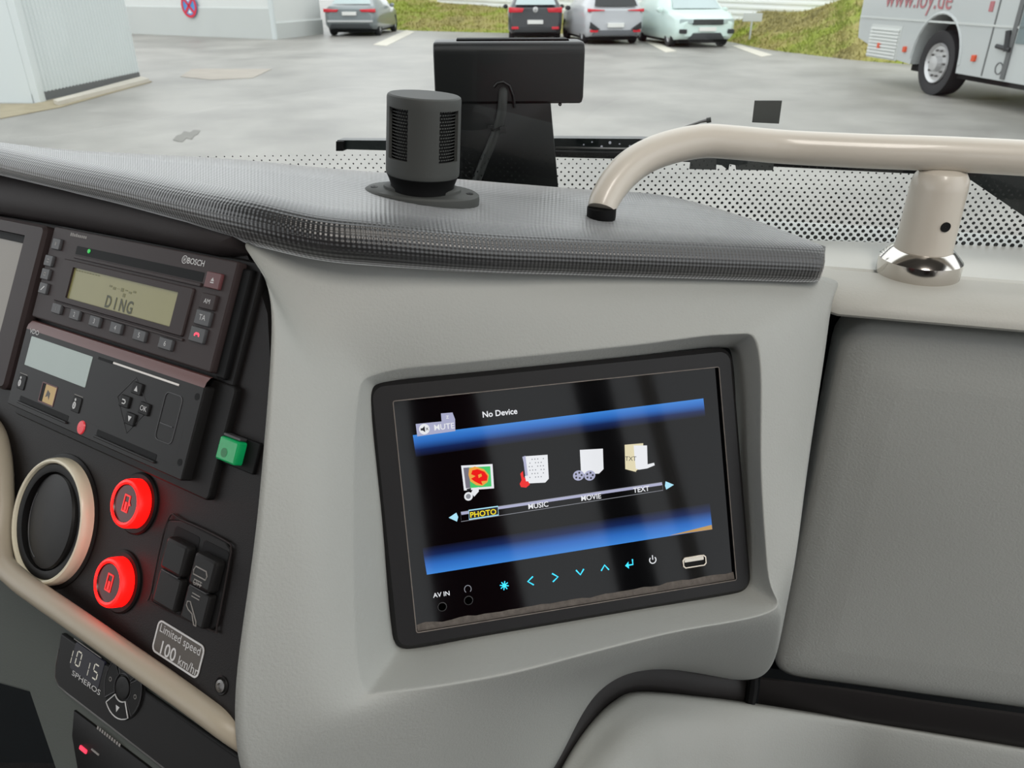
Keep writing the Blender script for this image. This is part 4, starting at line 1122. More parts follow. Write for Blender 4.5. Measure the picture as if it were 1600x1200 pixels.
# dust along the glass's lower edge, with the dirty bezel's reflection modelled into it
mb = MB()
n = 40; bot_, top_ = [], []
for i in range(n + 1):
    a = ia0 + .6 + (ia1 - ia0 - 1.2) * i / n
    h = 3.6 + 1.6 * noise.noise(Vector((i * .45, 1, 0))) + (.8 if i > 30 else 0)
    bot_.append(S.P(a, ib1 - .2, G0 + .9)); top_.append(S.P(a, ib1 - h, G0 + .06))
mid_ = [p.lerp(q, .5) + S.ez * (.0003 * (1 + noise.noise(Vector((i * .9, 3, 0))))) for i, (p, q) in enumerate(zip(bot_, top_))]
mb.loops([bot_, mid_, top_], False)
d_ = mb.build('dust', dustm, t, angle=60); d_['kind'] = 'stuff'

# ================================================================== ON THE PAD
# --- cylindrical sensor
base = PX(660, 306, .4475)
pn = (PX(*crest[10]) - PX(*crest[9])).cross(PX(*back[10]) - PX(*crest[9])).normalized()
if pn.z < 0: pn = -pn
qz = (pn * 0.4 + BZ * 0.6).normalized(); qx = (RX - qz * RX.dot(qz)).normalized()
base = base + BZ * .001
Q = Fr(base, qx, -qz.cross(qx), qz)       # mm, c is up
t = thing('cabin_sensor', 'black cylindrical sensor with mesh windows on the dash pad', 'sensor', base)
MB().lathe(Q, [(33.2, -6), (33.4, -.5), (33, 1.4), (31.5, 2.4), (22.5, 3), (22.3, 4.3), (21, 4.9), (18, 5)], 0, 0, 64, 0.66).build('flange', rubber_m, t)
for a_ in (-27.5, 27.5):
    MB().lathe(Q, [(2.2, 1.8), (2.1, 2.9), (.9, 3.0), (.1, 2.6)], a_, 2, 14).build('flange_screw', black_m, t)
MB().lathe(Q, [(18.3, 2), (18.3, 6), (19.6, 9.5), (20.6, 11.5)], 0, 0, 64).build('neck', dark_m, t)
H0, H1, W0, W1 = 11.2, 54.8, 21.6, 48.6
R_ = 20.9
Rf = lambda z: 21.0 - 0.6 * (z - H0) / (H1 - H0)
seg = 96
openings = [(-58, -18), (18, 52), (100, 150), (190, 240), (-100, -68)]
openings = [(200, 240), (296, 330), (20, 60), (110, 150)]
def is_open(k):
    d = (k + .5) * 360 / seg
    return any(a <= d <= b for a, b in openings)
zs = [H0, H0 + .8, 13.5, 14.2, W0, W1, H1 - 1.8, H1 - .6, H1]
rs_ = [20.0, 20.8, 21.0, 21.0, 20.9, 20.5, 20.5, 20.1, 19.2]
mb = MB()
vs = [[Q.P(r * math.cos(2 * math.pi * k / seg), r * math.sin(2 * math.pi * k / seg), z) for k in range(seg)] for z, r in zip(zs, rs_)]
vi = [[Q.P((r - 1.8) * math.cos(2 * math.pi * k / seg), (r - 1.8) * math.sin(2 * math.pi * k / seg), z) for k in range(seg)] for z, r in zip((W0, W1), (20.9, 20.5))]
fs = []
for j in range(len(zs) - 1):
    for k in range(seg):
        if j == 4 and is_open(k): continue
        k2 = (k + 1) % seg
        fs.append((j * seg + k, j * seg + k2, (j + 1) * seg + k2, (j + 1) * seg + k))
fs.append(tuple((len(zs) - 1) * seg + k for k in range(seg)))
n0 = len(zs) * seg
for k in range(seg):
    if not is_open(k): continue
    k2 = (k + 1) % seg
    fs.append((4 * seg + k, 4 * seg + k2, n0 + k2, n0 + k))
    fs.append((5 * seg + k, 5 * seg + k2, n0 + seg + k2, n0 + seg + k))
    if not is_open((k - 1) % seg): fs.append((4 * seg + k, 5 * seg + k, n0 + seg + k, n0 + k))
    if not is_open(k2): fs.append((4 * seg + k2, 5 * seg + k2, n0 + seg + k2, n0 + k2))
mb.add([p for l in vs for p in l] + [p for l in vi for p in l], fs)
mb.build('housing', rubber_m, t)
MB().lathe(Q, [(17.4, W0 - 2), (17.2, W1 + 2)], 0, 0, 64).build('inner_core', dark_m, t)
mb = MB()
for r in range(16):
    z = W0 + .8 + r * (W1 - W0 - 1.6) / 15
    for k in range(72):
        th_ = 2 * math.pi * (k + .5 * (r % 2)) / 72
        if not any(a - 4 <= math.degrees(th_) % 360 <= b + 4 for a, b in openings): continue
        th2 = th_ + 2 * math.pi * .6 / 72
        p = [Q.P(18.0 * math.cos(x), 18.0 * math.sin(x), zz) for x, zz in ((th_, z - .35), (th2, z - .35), (th2, z + .35), (th_, z + .35))]
        p2 = [Q.P(19.0 * math.cos(x), 19.0 * math.sin(x), zz) for x, zz in ((th_, z + .1), (th2, z + .1), (th2, z + .75), (th_, z + .75))]
        mb.loops([p, p2], True, True, True)
ms = mb.build('mesh_knurls', rubber_m, t); ms['kind'] = 'stuff'

# --- black device on a pedestal behind the sensor
D0 = PX(790, 165, .548)
yd = rad(3)
Dx = Vector((math.cos(yd), math.sin(yd), 0)); Dy = Vector((-math.sin(yd), math.cos(yd), 0))
D = Fr(D0, Dx, -BZ, -Dy)        # mm: right, down, towards camera
t = thing('camera_unit', 'black box shaped device on a flat pedestal behind the sensor', 'device', D.P(0, 62, -10))
hl, ht = D.L(676, 66, 0); hr_, hb = D.L(911, 162, 0)
prof = []
r_o = 9
for (cx, cy, st) in ((6 - r_o, ht + r_o, 0), ):
    pass
def hsec(a):
    P_ = []
    for i in range(7):
        u = rad(90 * i / 6); P_.append(D.P(a, ht + 8 - 8 * math.sin(u) , -2 - 6 + 6 * math.cos(u) + 2))
    P_ += [D.P(a, ht, -34), D.P(a, ht + 4, -38), D.P(a, hb - 6, -38), D.P(a, hb, -34), D.P(a, hb, -3), D.P(a, hb - 2, 0)]
    return P_
def shrink(L, k):
    c = sum(L, Vector()) / len(L); return [c + (p - c) * k for p in L]
secs = [shrink(hsec(hl), .9), shrink(hsec(hl + .6), .97), hsec(hl + 2.2), hsec(hr_ - 2.2), shrink(hsec(hr_ - .6), .97), shrink(hsec(hr_), .9)]
MB().loops(secs, True, True, True).build('head', box_m, t)
MB().rbox(D, hl + 16, hr_ - 10, ht - 1.2, ht + .5, -30, -12, 1, .3).build('top_strip', dark_m, t)
pl = [D.L(x, y, -4) for x, y in ((686, 130), (858, 130), (861, 165), (876, 330), (690, 330))]
MB().prism(D, pl, -16, -4, 1.0).build('pedestal', box_m, t)
MB().lathe(D, [(1.2, -1), (1.2, .5), (.2, .8)], *D.L(875, 163, 0), 12).build('foot_screw', dark_m, t)
cp = [D.P(*D.L(x, y, c), c) for x, y, c in ((787, 138, -3), (786, 150, 3), (784, 175, 5), (779, 196, 3), (770, 220, 1), (757, 250, 0), (742, 290, 0), (736, 312, 0))]
MB().tube(catmull(cp, 5), .0033, 12).build('cable', rubber_m, t)
mb = MB().tube([D.P(*D.L(x, y, c), c) for x, y, c in ((772, 136, 1), (777, 130, 1.5), (786, 128, 1.5), (796, 134, 1.5), (802, 150, 1), (804, 168, .5))], .0011, 8)
mb.build('cable_gland', box_m, t)
ct = catmull(cp, 5)[16]
MB().tube([ct + Dx * .0039 * math.cos(u) + (-Dy) * .0039 * math.sin(u) + BZ * (.0012 * math.cos(u)) for u in [i * math.pi / 8 for i in range(16)]], .0009, 6, closed=True).build('cable_tie', dark_m, t)
MB().rbox(Fr(ct - Dy * .004, Dx, -BZ, -Dy), 1.5, 6, -2, 2.4, -1.5, 1.5, .5, .3).build('tie_lock', box_m, t)
MB().rbox(Fr(ct - Dy * .002, Dx, -BZ, -Dy), -7, -3, -2.4, -.6, -1, .6, .4, .2).build('tie_tail', box_m, t)

# --- grab rail
t = thing('grab_rail', 'champagne painted grab rail with chrome footed post on the dashboard', 'grab rail', PX(1440, 425, .494))
c0 = PX(1436, 414, .492); c0.z = CAM.z - SHELF_H - 0.004
top_d = RAY(1462, 242)
tt = (c0.xy - CAM.xy).length / top_d.xy.length
railp = CAM + top_d * tt
rz = railp.z
def railpt(x, y):            # on the vertical plane through the post, along the bus width
    d = RAY(x, y); tq = (c0 - CAM).dot(BY) / d.dot(BY); return CAM + d * tq
main = [railpt(2050, 272), railpt(1760, 258), railpt(1600, 247), railpt(1462, 240), railpt(1350, 236), railpt(1230, 230)]
dA = (main[-1] - CAM).dot(FW)
tail = [PX(x, y, dA + (.4605 - dA) * u) for x, y, u in ((1150, 223, .06), (1100, 220.5, .17), (1052, 229, .34), (1013, 243, .52), (983, 262, .68), (960, 287, .84), (945, 312, .96), (940, 327, 1))]
path = catmull(main + tail, 6)
nn = len(path)
rads = [.0102 - (.0017 * max(0, (i - 61) / (nn - 62)) if i > 61 else 0) for i in range(nn)]
MB().tube(path, rads, 24).build('rail_tube', rail_m, t)
e_ = path[-1]; dn = (e_ - path[-3]).normalized()
MB().tube([e_ + BZ * .0012, e_ - BZ * .004, e_ - BZ * .0068, e_ - BZ * .0072], [.0088, .0088, .0084, .0074], 24).build('end_cap', dark_m, t)
P0 = Fr(Vector((c0.x, c0.y, 0)), BX, BY, BZ)
cz = c0.z * 1000; pz = railpt(1462, 240).z * 1000
prof = [(17.0, cz + 12), (16.6, cz + 30), (16.2, pz - 20), (15.6, pz - 14), (13.5, pz - 10.5), (9.0, pz - 8.6), (.1, pz - 8)]
MB().lathe(P0, prof, 0, 0, 48).build('post', rail_m, t)
MB().lathe(P0, [(24.3, cz), (24.6, cz + .6), (24.6, cz + 10.5), (24.0, cz + 11.2), (18.6, cz + 16.6), (17.4, cz + 17.0), (16.6, cz + 16.4)], 0, 0, 64).build('collar', chrome_m, t)
hx = CAM - c0; hx.z = 0; hx.normalize()
hd = (hx * math.cos(rad(-12)) + Vector((-hx.y, hx.x, 0)) * math.sin(rad(-12) * -1))
hc = PX(1461, 347, .474)
dd = Vector((hc.x - c0.x, hc.y - c0.y, 0)).normalized()
hc2 = Vector((c0.x, c0.y, hc.z)) + dd * .0164
MB().lathe(Fr(hc2, dd.cross(BZ).normalized(), -BZ, dd), [(3.0, 0), (3.0, .7), (.1, .6)], 0, 0, 18).build('bolt_hole', dark_m, t)

# ================================================================== SEATS BEHIND THE CAMERA (mirrored in the monitor)
def seat(r, f, label, rot=0.0):
    t = thing('coach_seat', label, 'seat', B.P(r, f, zf), 'maroon coach seats')
    fr = Fr(B.P(r, f, zf), BX, BY, BZ, 1.0)
    MB().prism(fr, rr(-.24, .24, -.24, .24, .06), .36, .50, .04).build('cushion', seat_m, t)
    fb = Fr(fr.P(0, -.2, .45), BX, (BZ * math.cos(rad(14)) - BY * math.sin(rad(14))), (BY * math.cos(rad(14)) + BZ * math.sin(rad(14))), 1.0)
    MB().prism(fb, rr(-.23, .23, 0, .78, .1), -.1, .03, .04).build('backrest', seat_m, t)
    MB().box(fr, -.2, .2, -.18, .18, 0, .36).build('pedestal', black_m, t)
    for s_ in (-1, 1):
        MB().rbox(fr, s_ * .27 - .025, s_ * .27 + .025, -.2, .16, .6, .65, .02, .01).build('armrest', black_m, t)
seat(-.95, -1.75, 'maroon driver seat behind the instrument console')
seat(.45, -2.2, 'maroon coach seat beside the door behind the gangway')

t = thing('added_curtain', 'added maroon curtain standing in for the seat mirrored in the monitor', 'curtain', B.P(.9, -1.6, -.5))  # added, out of view: slanted to give the monitor a maroon seat-back reflection
mb = MB(); cu = []
for i in range(41):
    f_ = -2.15 + .54 * i / 40; cu.append((.90 + .025 * math.sin(i * 1.25), f_))
mb.loops([[B.P(r, f_ - k * .14 * (i / 40), -.5 + 1.45 * k) for i, (r, f_) in enumerate(cu)] for k in (0, .3, .6, 1)], False)
mb.build('cloth', seat_m, t, angle=60)
MB().tube([B.P(.9, -5.0, .955), B.P(.9, -.9, .955)], .012, 8).build('curtain_rail', chrome_m, t)

t = thing('grab_pole', 'pale upright grab pole beside the entrance door', 'pole', B.P(.84, -1.0, zf))
MB().tube([B.P(.84, -1.0, zf), B.P(.84, -1.0, zc)], .018, 14).build('pole', rail_m, t)
MB().tube([B.P(.84, -1.0, zf), B.P(.84, -1.0, zf + .03)], .035, 14).build('pole_foot', chrome_m, t)

# ================================================================== OUTSIDE
mb = MB().add([(-90, 1.2, 0), (90, 1.2, 0), (90, 130, 0), (-90, 130, 0), (-90, -60, 0), (90, -60, 0)], [(0, 1, 2, 3), (4, 5, 1, 0)])
tag(mb.build('ground', asphalt_m, off=(0, 20, 0)), 'pale wet asphalt yard outside the windscreen', None, kind='structure')

def gpoly(px, name, m, label, cat, group=None, h=.006):
    a = [GP(x, y, .002) for x, y in px]
    o = MB().loops([a, [p + BZ * h for p in a]], True, True, True).build(name, m)
    return tag(o, label, cat, group)
pl_ = 'white parking bay lines'
gpoly([(583, 70), (604, 72), (648, 50), (635, 47)], 'parking_line', line_m, 'white parking line beside the silver grey saloon car', 'road marking', pl_)
gpoly([(862, 50), (880, 50), (905, 62), (880, 62)], 'parking_line', line_m, 'white parking line mostly hidden between the dark and the light grey car', 'road marking', pl_)
gpoly([(1003, 62), (1014, 61), (1057, 80), (1040, 82)], 'parking_line', line_m, 'white parking line between the light grey and the pale green car', 'road marking', pl_)
gpoly([(1144, 72), (1156, 70), (1207, 86), (1190, 89)], 'parking_line', line_m, 'white parking line right of the pale green car', 'road marking', pl_)
gpoly([(282, 120), (300, 108), (425, 108), (395, 122), (330, 125)], 'road_patch', patch_m, 'sandy coloured repaired patch in the asphalt', 'road patch')
gpoly([(270, 219), (276, 212), (283, 210), (288, 205), (297, 207), (303, 203), (313, 204), (309, 210), (304, 212), (300, 218), (291, 216), (285, 222), (277, 221)], 'road_stain', darkpatch_m, 'small dark stain on the asphalt above the dash pad', 'stain', None, .003)

# --- shed at the left with ribbed cladding
t = thing('ribbed_shed', 'white shed with ribbed metal cladding at the upper left', 'building', GP(130, 142))
p0 = GP(52, 161); p1 = GP(219, 123)
dv = (p1 - p0); ln = dv.length; dv.normalize(); nv = Vector((dv.y, -dv.x, 0))
if nv.dot(CAM - p0) < 0: nv = -nv
HS = 4.2
nrib = 34; cols = []
prof = []
for i in range(nrib):
    x = ln * i / nrib; w = ln / nrib
    prof += [(x, 0), (x + w * .55, 0), (x + w * .65, .016), (x + w * .9, .016)]
prof.append((ln, 0))
mb = MB().loops([[p0 + dv * x + nv * y + BZ * z for x, y in prof] for z in (.12, HS)], False)
mb.build('ribbed_wall', clad_m, t)
pe = p0 - dv * .0
lw = (GP(-150, 158) - p0)
wl = [p0 + lw, p0]
MB().loops([[p + BZ * z for p in wl] for z in (0, HS)], False).build('gable_wall', clad_m, t)
ld_ = lw.normalized()
MB().loops([[q + BZ * z for q in (p0 + ld_ * .35 + nv * .02, p0 + ld_ * .0 + nv * .12, p0 + dv * .12 + nv * .12, p0 + dv * .3 + nv * .03)] for z in (.0, HS)], False).build('corner_post', clad_m, t)
MB().loops([[p1 + BZ * z, p1 - nv * 5 + BZ * z] for z in (0, HS)], False).build('end_wall', clad_m, t)
MB().loops([[p0 + nv * .01, p1 + nv * .01], [p0 + nv * .01 + BZ * .13, p1 + nv * .01 + BZ * .13]], False).build('plinth', seam_m, t)
MB().add([p0 + BZ * HS, p1 + BZ * HS, p1 - nv * 5 + BZ * (HS + .6), p0 + lw - nv * 5 + BZ * (HS + .6), p0 + lw + BZ * HS], [(0, 1, 2, 3, 4)]).build('roof', seam_m, t)
gpoly([(52, 163), (219, 124), (238, 128), (95, 168), (0, 186), (0, 163)], 'gravel_strip', sand_m, 'rusty sand strip along the foot of the ribbed shed', 'ground strip', None, .01)
a = [GP(x, y) for x, y in ((92, 166), (234, 129), (222, 125), (85, 163))]
k_ = MB().loops([a, [p + BZ * .07 for p in a]], True, True, True).build('kerb_slab', kerb_m)
tag(k_, 'pale concrete kerb slab in front of the ribbed shed', 'kerb')

# --- white building behind
t = thing('white_building', 'white rendered building with grey plinth beyond the ribbed shed', 'building', GP(430, 61))
w0, w1, w2 = GP(120, 49), GP(430, 61.5), GP(504, 53)
for i, (a, b) in enumerate(((w0, w1), (w1, w2))):
    d_ = (b - a).normalized(); n_ = Vector((d_.y, -d_.x, 0))
    if n_.dot(CAM - a) < 0: n_ = -n_
    MB().loops([[a + BZ * z, b + BZ * z] for z in (0.0, 5.0)], False).build('wall', whitewall_m, t)
    MB().loops([[a + n_ * y + BZ * z, b + n_ * y + BZ * z] for y, z in ((.05, 0), (.05, .95 if i == 0 else .5), (0, 1.0 if i == 0 else .55))], False).build('plinth', plinth_m, t)
MB().tube([w1 + (CAM - w1).normalized() * .1 + BZ * z for z in (0, 5)], .09, 10).build('downpipe', clad_m, t)
bk_ = Vector((-6, 14, 0))
MB().add([w0 + BZ * 5, w1 + BZ * 5, w2 + BZ * 5, w1 + bk_ + BZ * 5.2, w0 + bk_ + BZ * 5.2], [(0, 1, 2, 3, 4)]).build('roof', seam_m, t)
# no stopping sign on the wall
d_ = (w1 - w0).normalized(); n_ = Vector((d_.y, -d_.x, 0))
if n_.dot(CAM - w0) < 0: n_ = -n_
rr_ = RAY(295.5, 9); tq = (w0 + n_ * .1 - CAM).dot(n_) / rr_.dot(n_); sp = CAM + rr_ * tq
sf = Fr(sp, d_, -BZ, n_, 1.0)
rs = 17 * (sp - CAM).dot(FW) / F
t = thing('road_sign', 'round red and blue no stopping sign on the white wall', 'sign', sp)
MB().lathe(sf, [(rs, -.02), (rs, .01), (.001, .012)], 0, 0, 32, 1.0).build('blue_disc', mat('sign_blue', (70, 140, 196), .5), t)
MB().frame(sf, circ(0, 0, rs, 32), circ(0, 0, rs * .78, 32), 0, .022).build('red_rim', mat('sign_red', (206, 30, 58), .5), t)
for s_ in (-1, 1):
    u = Fr(sf.P(0, 0, 0), (sf.ex + sf.ey * s_).normalized(), (sf.ey - sf.ex * s_).normalized(), sf.ez, 1.0)
    MB().box(u, -rs * .82, rs * .82, -rs * .11, rs * .11, .012, .024).build('red_bar', MATS['sign_red'], t)
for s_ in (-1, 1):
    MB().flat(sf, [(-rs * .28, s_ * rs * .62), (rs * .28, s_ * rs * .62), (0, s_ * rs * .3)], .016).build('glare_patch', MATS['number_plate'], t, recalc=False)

# --- grass bank and the ribbed hall behind it
t = None
bankpx = [(540, 44, -30), (620, 47, -14), (683, 49, 2), (760, 51, 6.5), (900, 54, 9), (1050, 57, 11), (1130, 64, 13), (1190, 76, 15), (1250, 84, 17), (1300, 90, 3), (1370, 97, -16), (1700, 120, -40)]
def crestp(x, y0, yt):
    f_ = GP(x, y0); dirh = Vector((f_.x - CAM.x, f_.y - CAM.y, 0)); rho = dirh.length + 5.5
    rr1 = RAY(x, yt); return CAM + rr1 * (rho / rr1.xy.length)
fo = catmull([GP(x, y) for x, y, _ in bankpx], 24)
cr_ = catmull([crestp(*p) for p in bankpx], 24)
rows_ = []
for j in range(36):
    u = j / 35
    row = []
    for p, c in zip(fo, cr_):
        q = p.lerp(c, u); q.z = c.z * (u ** .85) - .03
        q += Vector((0, 0, .10 * noise.noise(q * 1.3) * min(1, u * 4) * min(1, (1 - u) * 5))) + Vector((0, 0, .03 * noise.noise(q * 4.1) * min(1, u * 4) * min(1, (1 - u) * 5)))
        row.append(q)
    rows_.append(row)
far = [p + Vector((p.x - CAM.x, p.y - CAM.y, 0)).normalized() * 40 - BZ * .3 for p in rows_[-1]]
mb = MB().loops(rows_ + [far], False)
gb = mb.build('grass_bank', grass_m, angle=180)
tag(gb, 'yellow green grass bank rising behind the parked cars', 'grass', kind='stuff')
mb = MB()
for k in range(15000):
    i = random.random() * (len(fo) - 1.01); j = random.random() * 34
    i0, j0 = int(i), int(j)
    p = rows_[j0][i0].lerp(rows_[j0][i0 + 1], i - i0).lerp(rows_[j0 + 1][i0], (j - j0) * .8)
    h = random.uniform(.04, .13); w = random.uniform(.01, .028)
    an = random.random() * 6.28; o = Vector((math.cos(an), math.sin(an), 0)) * w
    lean = Vector((random.uniform(-.08, .08), random.uniform(-.08, .08), h))
    mb.add([p - o, p + o, p + lean], [(0, 1, 2)])
tg = mb.build('grass_blades', grass_m, gb, recalc=False); tg['kind'] = 'stuff'
t = thing('ribbed_hall', 'long white hall with horizontal ribs above the grass bank', 'building', PX(980, 8, 36))
a = crestp(683, 49, 2); b = crestp(1330, 92, 22); a += (a - CAM).normalized() * 1.0; b += (b - CAM).normalized() * 1.6; b = b + (b - a) * .12
b.z -= .5; a.z -= .2
hz = []
L_ = []
for k in range(40):
    for dz, dn_ in ((0, 0), (.10, 0), (.11, .04), (.18, .04), (.19, 0)):
        L_.append((k * .19 + dz, dn_))
d_ = (b - a).normalized(); n_ = Vector((d_.y, -d_.x, 0)); n_ = n_ if n_.dot(CAM - a) > 0 else -n_
for s0, s1 in ((0, .5), (.5, 1)):
    p, q = a.lerp(b, s0), a.lerp(b, s1)
    MB().loops([[p + n_ * y + BZ * z, q + n_ * y + BZ * z] for z, y in L_], False).build('ribbed_wall', hall_m, t)
# small sign in the grass
sp = PX(1176, 27, 24.0)
t = thing('small_sign', 'small white sign on a thin post standing in the grass', 'sign', GP(1176, 60))
f2 = Fr(sp, RX, -BZ, Vector((0, -1, 0)), 1.0)
MB().rbox(f2, -.3, .3, -.12, .12, -.02, .01, .02, .005).build('board', plinth_m, t)
MB().tube([sp + Vector((0, .03, -.1)), sp + Vector((0, .03, -.95))], .03, 8).build('post', plinth_m, t)

# --- cars
def wheel(fr, x, y, r, w, parent, side):
    f2 = Fr(fr.P(x, y, r), fr.ey, fr.ez, fr.ex * side, 1.0)
    ty = MB().lathe(f2, [(r * .62, -w), (r * .95, -w), (r, -w * .7), (r, -w * .2), (r * .94, 0), (r * .66, .0), (r * .62, -.02)], 0, 0, 28).build('tyre', tyre_m, parent)
    MB().lathe(f2, [(r * .63, -.03), (r * .55, -.05), (r * .2, -.03), (.001, -.02)], 0, 0, 20).build('rim', rim_m, ty)

def car(px, heading, col, label, kind, L_=4.4, Wd=1.82, Hh=1.5, name='parked_car', dark=False):
    """px: ground pixel under the middle of the end that faces the viewer; rear view unless kind says front."""
    g = GP(*px)
    hd = rad(heading)
    fy = Vector((math.sin(hd), math.cos(hd), 0)); fx = Vector((math.cos(hd), -math.sin(hd), 0))
    fr = Fr(g, fx, fy, BZ, 1.0)       # y runs away from the viewer
    t = thing(name, label, 'car', g)
    pm = mat('paint_' + label.replace(' ', '_')[:24], col, .28, coat=.6, spec=.6)
    w = Wd / 2
    front = kind == 'front'
    # stations: y, bottom z, half widths (sill, waist, top), waist z, top z
    if front:
        ST = [(0.0, .32, .80, .78, .62, .62, .74), (.12, .24, .92, .92, .78, .72, .86), (.5, .2, .98, 1.0, .86, .80, .96), (1.05, .2, 1.0, 1.0, .86, .88, 1.02), (1.75, .2, 1.0, .99, .72, .95, 1.45 * Hh / 1.55), (2.3, .2, 1.0, .99, .70, .96, Hh), (3.4, .2, 1.0, .98, .68, .97, Hh * .98), (4.2, .24, .98, .95, .66, .98, Hh * .84), (L_, .34, .86, .84, .6, .8, .95)]
    else:
        tr = .0 if kind != 'saloon' else 1
        if tr:
            ST = [(0.0, .36, .82, .80, .60, .70, .90), (.1, .26, .94, .95, .76, .84, .99), (.45, .22, .98, .99, .78, .90, 1.03), (1.0, .2, 1.0, .99, .66, .93, 1.32), (1.6, .2, 1.0, .98, .64, .94, Hh), (2.6, .2, 1.0, .98, .64, .93, Hh), (3.5, .2, 1.0, .98, .80, .90, 1.0), (4.3, .22, .96, .94, .76, .76, .82), (L_, .34, .8, .76, .6, .6, .66)]
        else:
            ST = [(0.0, .36, .84, .86, .76, .80, .98), (.1, .26, .95, .97, .80, .92, 1.06), (.3, .22, .98, 1.0, .72, .95, 1.28 * Hh / 1.5), (.62, .2, 1.0, .99, .68, .96, Hh * .97), (1.4, .2, 1.0, .98, .68, .96, Hh), (2.4, .2, 1.0, .98, .66, .95, Hh * .98), (3.2, .2, 1.0, .98, .8, .93, 1.02), (3.9, .22, .97, .95, .76, .8, .9), (L_, .34, .8, .76, .6, .6, .68)]
    def sec(st, k=1.0):
        y, zb, ws, wm, wt, zm, zt = st
        ws *= w; wm *= w; wt *= w
        half = [(ws * .9, zb), (ws, zb + .12), (wm * 1.0, (zb + zm) / 2), (wm, zm), (wt * 1.06, zt - .1 * (zt - zm)), (wt * .9, zt)]
        pts = half + [(-x, z) for x, z in half[::-1]]
        return [fr.P(x, y, z) for x, z in pts]
    rings = [sec(s) for s in ST]
    MB().loops(rings, True, True, True).build('body', pm, t, angle=50)
    # windows follow the body
    def panel(y0, z0, w0, y1, z1, w1, name, m, lift=.015, sgn=-1):
        n = Vector((0, sgn * 1, .35)).normalized()
        q = [(-w0, y0, z0), (w0, y0, z0), (w1, y1, z1), (-w1, y1, z1)]
        return MB().add([fr.P(x, y - lift if sgn < 0 else y + lift, z + lift * .4) for x, y, z in q], [(0, 1, 2, 3)]).build(name, m, t, recalc=False)
    Yf = lambda z, y: fr.P(0, y, z)
    if front:
        panel(1.0, 1.03, w * .80, 1.74, Hh * .93, w * .66, 'windscreen', winclear_m, .03)
        g_ = MB().rbox(Fr(fr.P(0, -.01, .70), fx, -BZ, -fy, 1.0), -w * .52, w * .52, -.075, .075, -.05, .035, .05, .01).build('grille', lowblack_m, t)
        for s_ in (-1, 1):
            MB().prism(Fr(fr.P(s_ * w * .68, .06, .72), (fx + fy * .35 * s_).normalized(), -BZ, (-fy + fx * .35 * s_).normalized(), 1.0), rr(-.2, .2, -.06, .06, .03), -.06, .05, .01).build('headlight', winclear_m, t)
            MB().rbox(Fr(fr.P(s_ * w * .78, .03, .44), fx, -BZ, -fy, 1.0), -.1, .1, -.07, .05, -.05, .08, .03, .01).build('air_curtain', lowblack_m, t)
            MB().lathe(Fr(fr.P(s_ * (w + .1), 1.35, 1.0), fx, -BZ, -fy, 1.0), [(.02, -.12), (.09, -.08), (.1, 0), (.08, .06), (.001, .08)], 0, 0, 14, .8).build('mirror', pm, t)
        MB().prism(Fr(fr.P(0, .02, .33), fx, -BZ, -fy, 1.0), [(-w * .6, .1), (-w * .45, -.08), (w * .45, -.08), (w * .6, .1)], -.06, .06, .01).build('lower_intake', lowblack_m, t)
        MB().rbox(Fr(fr.P(0, .03, .51), fx, -BZ, -fy, 1.0), -.26, .26, -.055, .055, -.02, .09, .01, .004).build('number_plate', plate_m, t)
    else:
        hz_ = .90 if kind == 'saloon' else 1.0
        if kind == 'saloon': panel(.42, 1.06, w * .74, 1.0, 1.36, w * .58, 'rear_window', winclear_m, .03)
        else: panel(.08, 1.08, w * .74, .42, Hh * .93, w * .62, 'rear_window', lowblack_m if kind == 'suv' else winclear_m, .04)
        for s_ in (-1, 1):
            wl_ = {'saloon': .3, 'hatch': .27, 'suv': .26}[kind]
            hl_ = {'saloon': .06, 'hatch': .085, 'suv': .045}[kind]
            f2 = Fr(fr.P(s_ * (w * .84 - wl_ * .55), .03, {'saloon': .86, 'hatch': .94, 'suv': .98}[kind]), (fx + fy * .12 * s_).normalized(), -BZ, (-fy + fx * .12 * s_).normalized(), 1.0)
            if kind == 'suv': pts = [(-wl_ * s_, -hl_ * .2), (wl_ * s_, -hl_), (wl_ * s_, hl_), (-wl_ * s_, hl_ * .3)]
            else: pts = [(-wl_ * .9 * s_, -hl_ * .6), (wl_ * s_, -hl_), (wl_ * s_, hl_ * .9), (-wl_ * .7 * s_, hl_ * .8)]
            MB().prism(f2, pts, -.1, .055, .008).build('tail_light', tail_m, t)
            if kind == 'hatch' or kind == 'suv':
                MB().rbox(Fr(fr.P(s_ * w * .74, .02, .40), fx, -BZ, -fy, 1.0), -.12, .12, -.04, .04, -.05, .09, .02, .01).build('reflector', tail_m, t)
            MB().lathe(Fr(fr.P(s_ * (w + .1), L_ * .55, 1.0), fx, -BZ, -fy, 1.0), [(.02, -.1), (.09, -.06), (.09, .02), (.001, .05)], 0, 0, 12, .8).build('mirror', lowblack_m if kind != 'saloon' else pm, t)
        MB().rbox(Fr(fr.P(0, .0, {'saloon': .76, 'hatch': .58, 'suv': .56}[kind]), fx, -BZ, -fy, 1.0), -.26, .26, -.06, .06, -.02, .08, .01, .004).build('number_plate', plate_m, t)
        MB().prism(Fr(fr.P(0, .02, .36), fx, -BZ, -fy, 1.0), [(-w * .8, .1), (-w * .72, -.06), (w * .72, -.06), (w * .8, .1)], -.1, .08, .02).build('lower_bumper', lowblack_m if kind != 'suv' else mat('dark_grey_bumper', (92, 94, 98), .6), t)
        if kind == 'suv':
            for s_ in (-1, 1):
                f2 = Fr(fr.P(s_ * w * .72, .0, .55), fx, -BZ, -fy, 1.0)
                MB().prism(f2, [(-.16 * s_, .1), (.14 * s_, -.1), (.16 * s_, .08), (0, .13)], -.05, .09, .01).build('bumper_insert', lowblack_m, t)
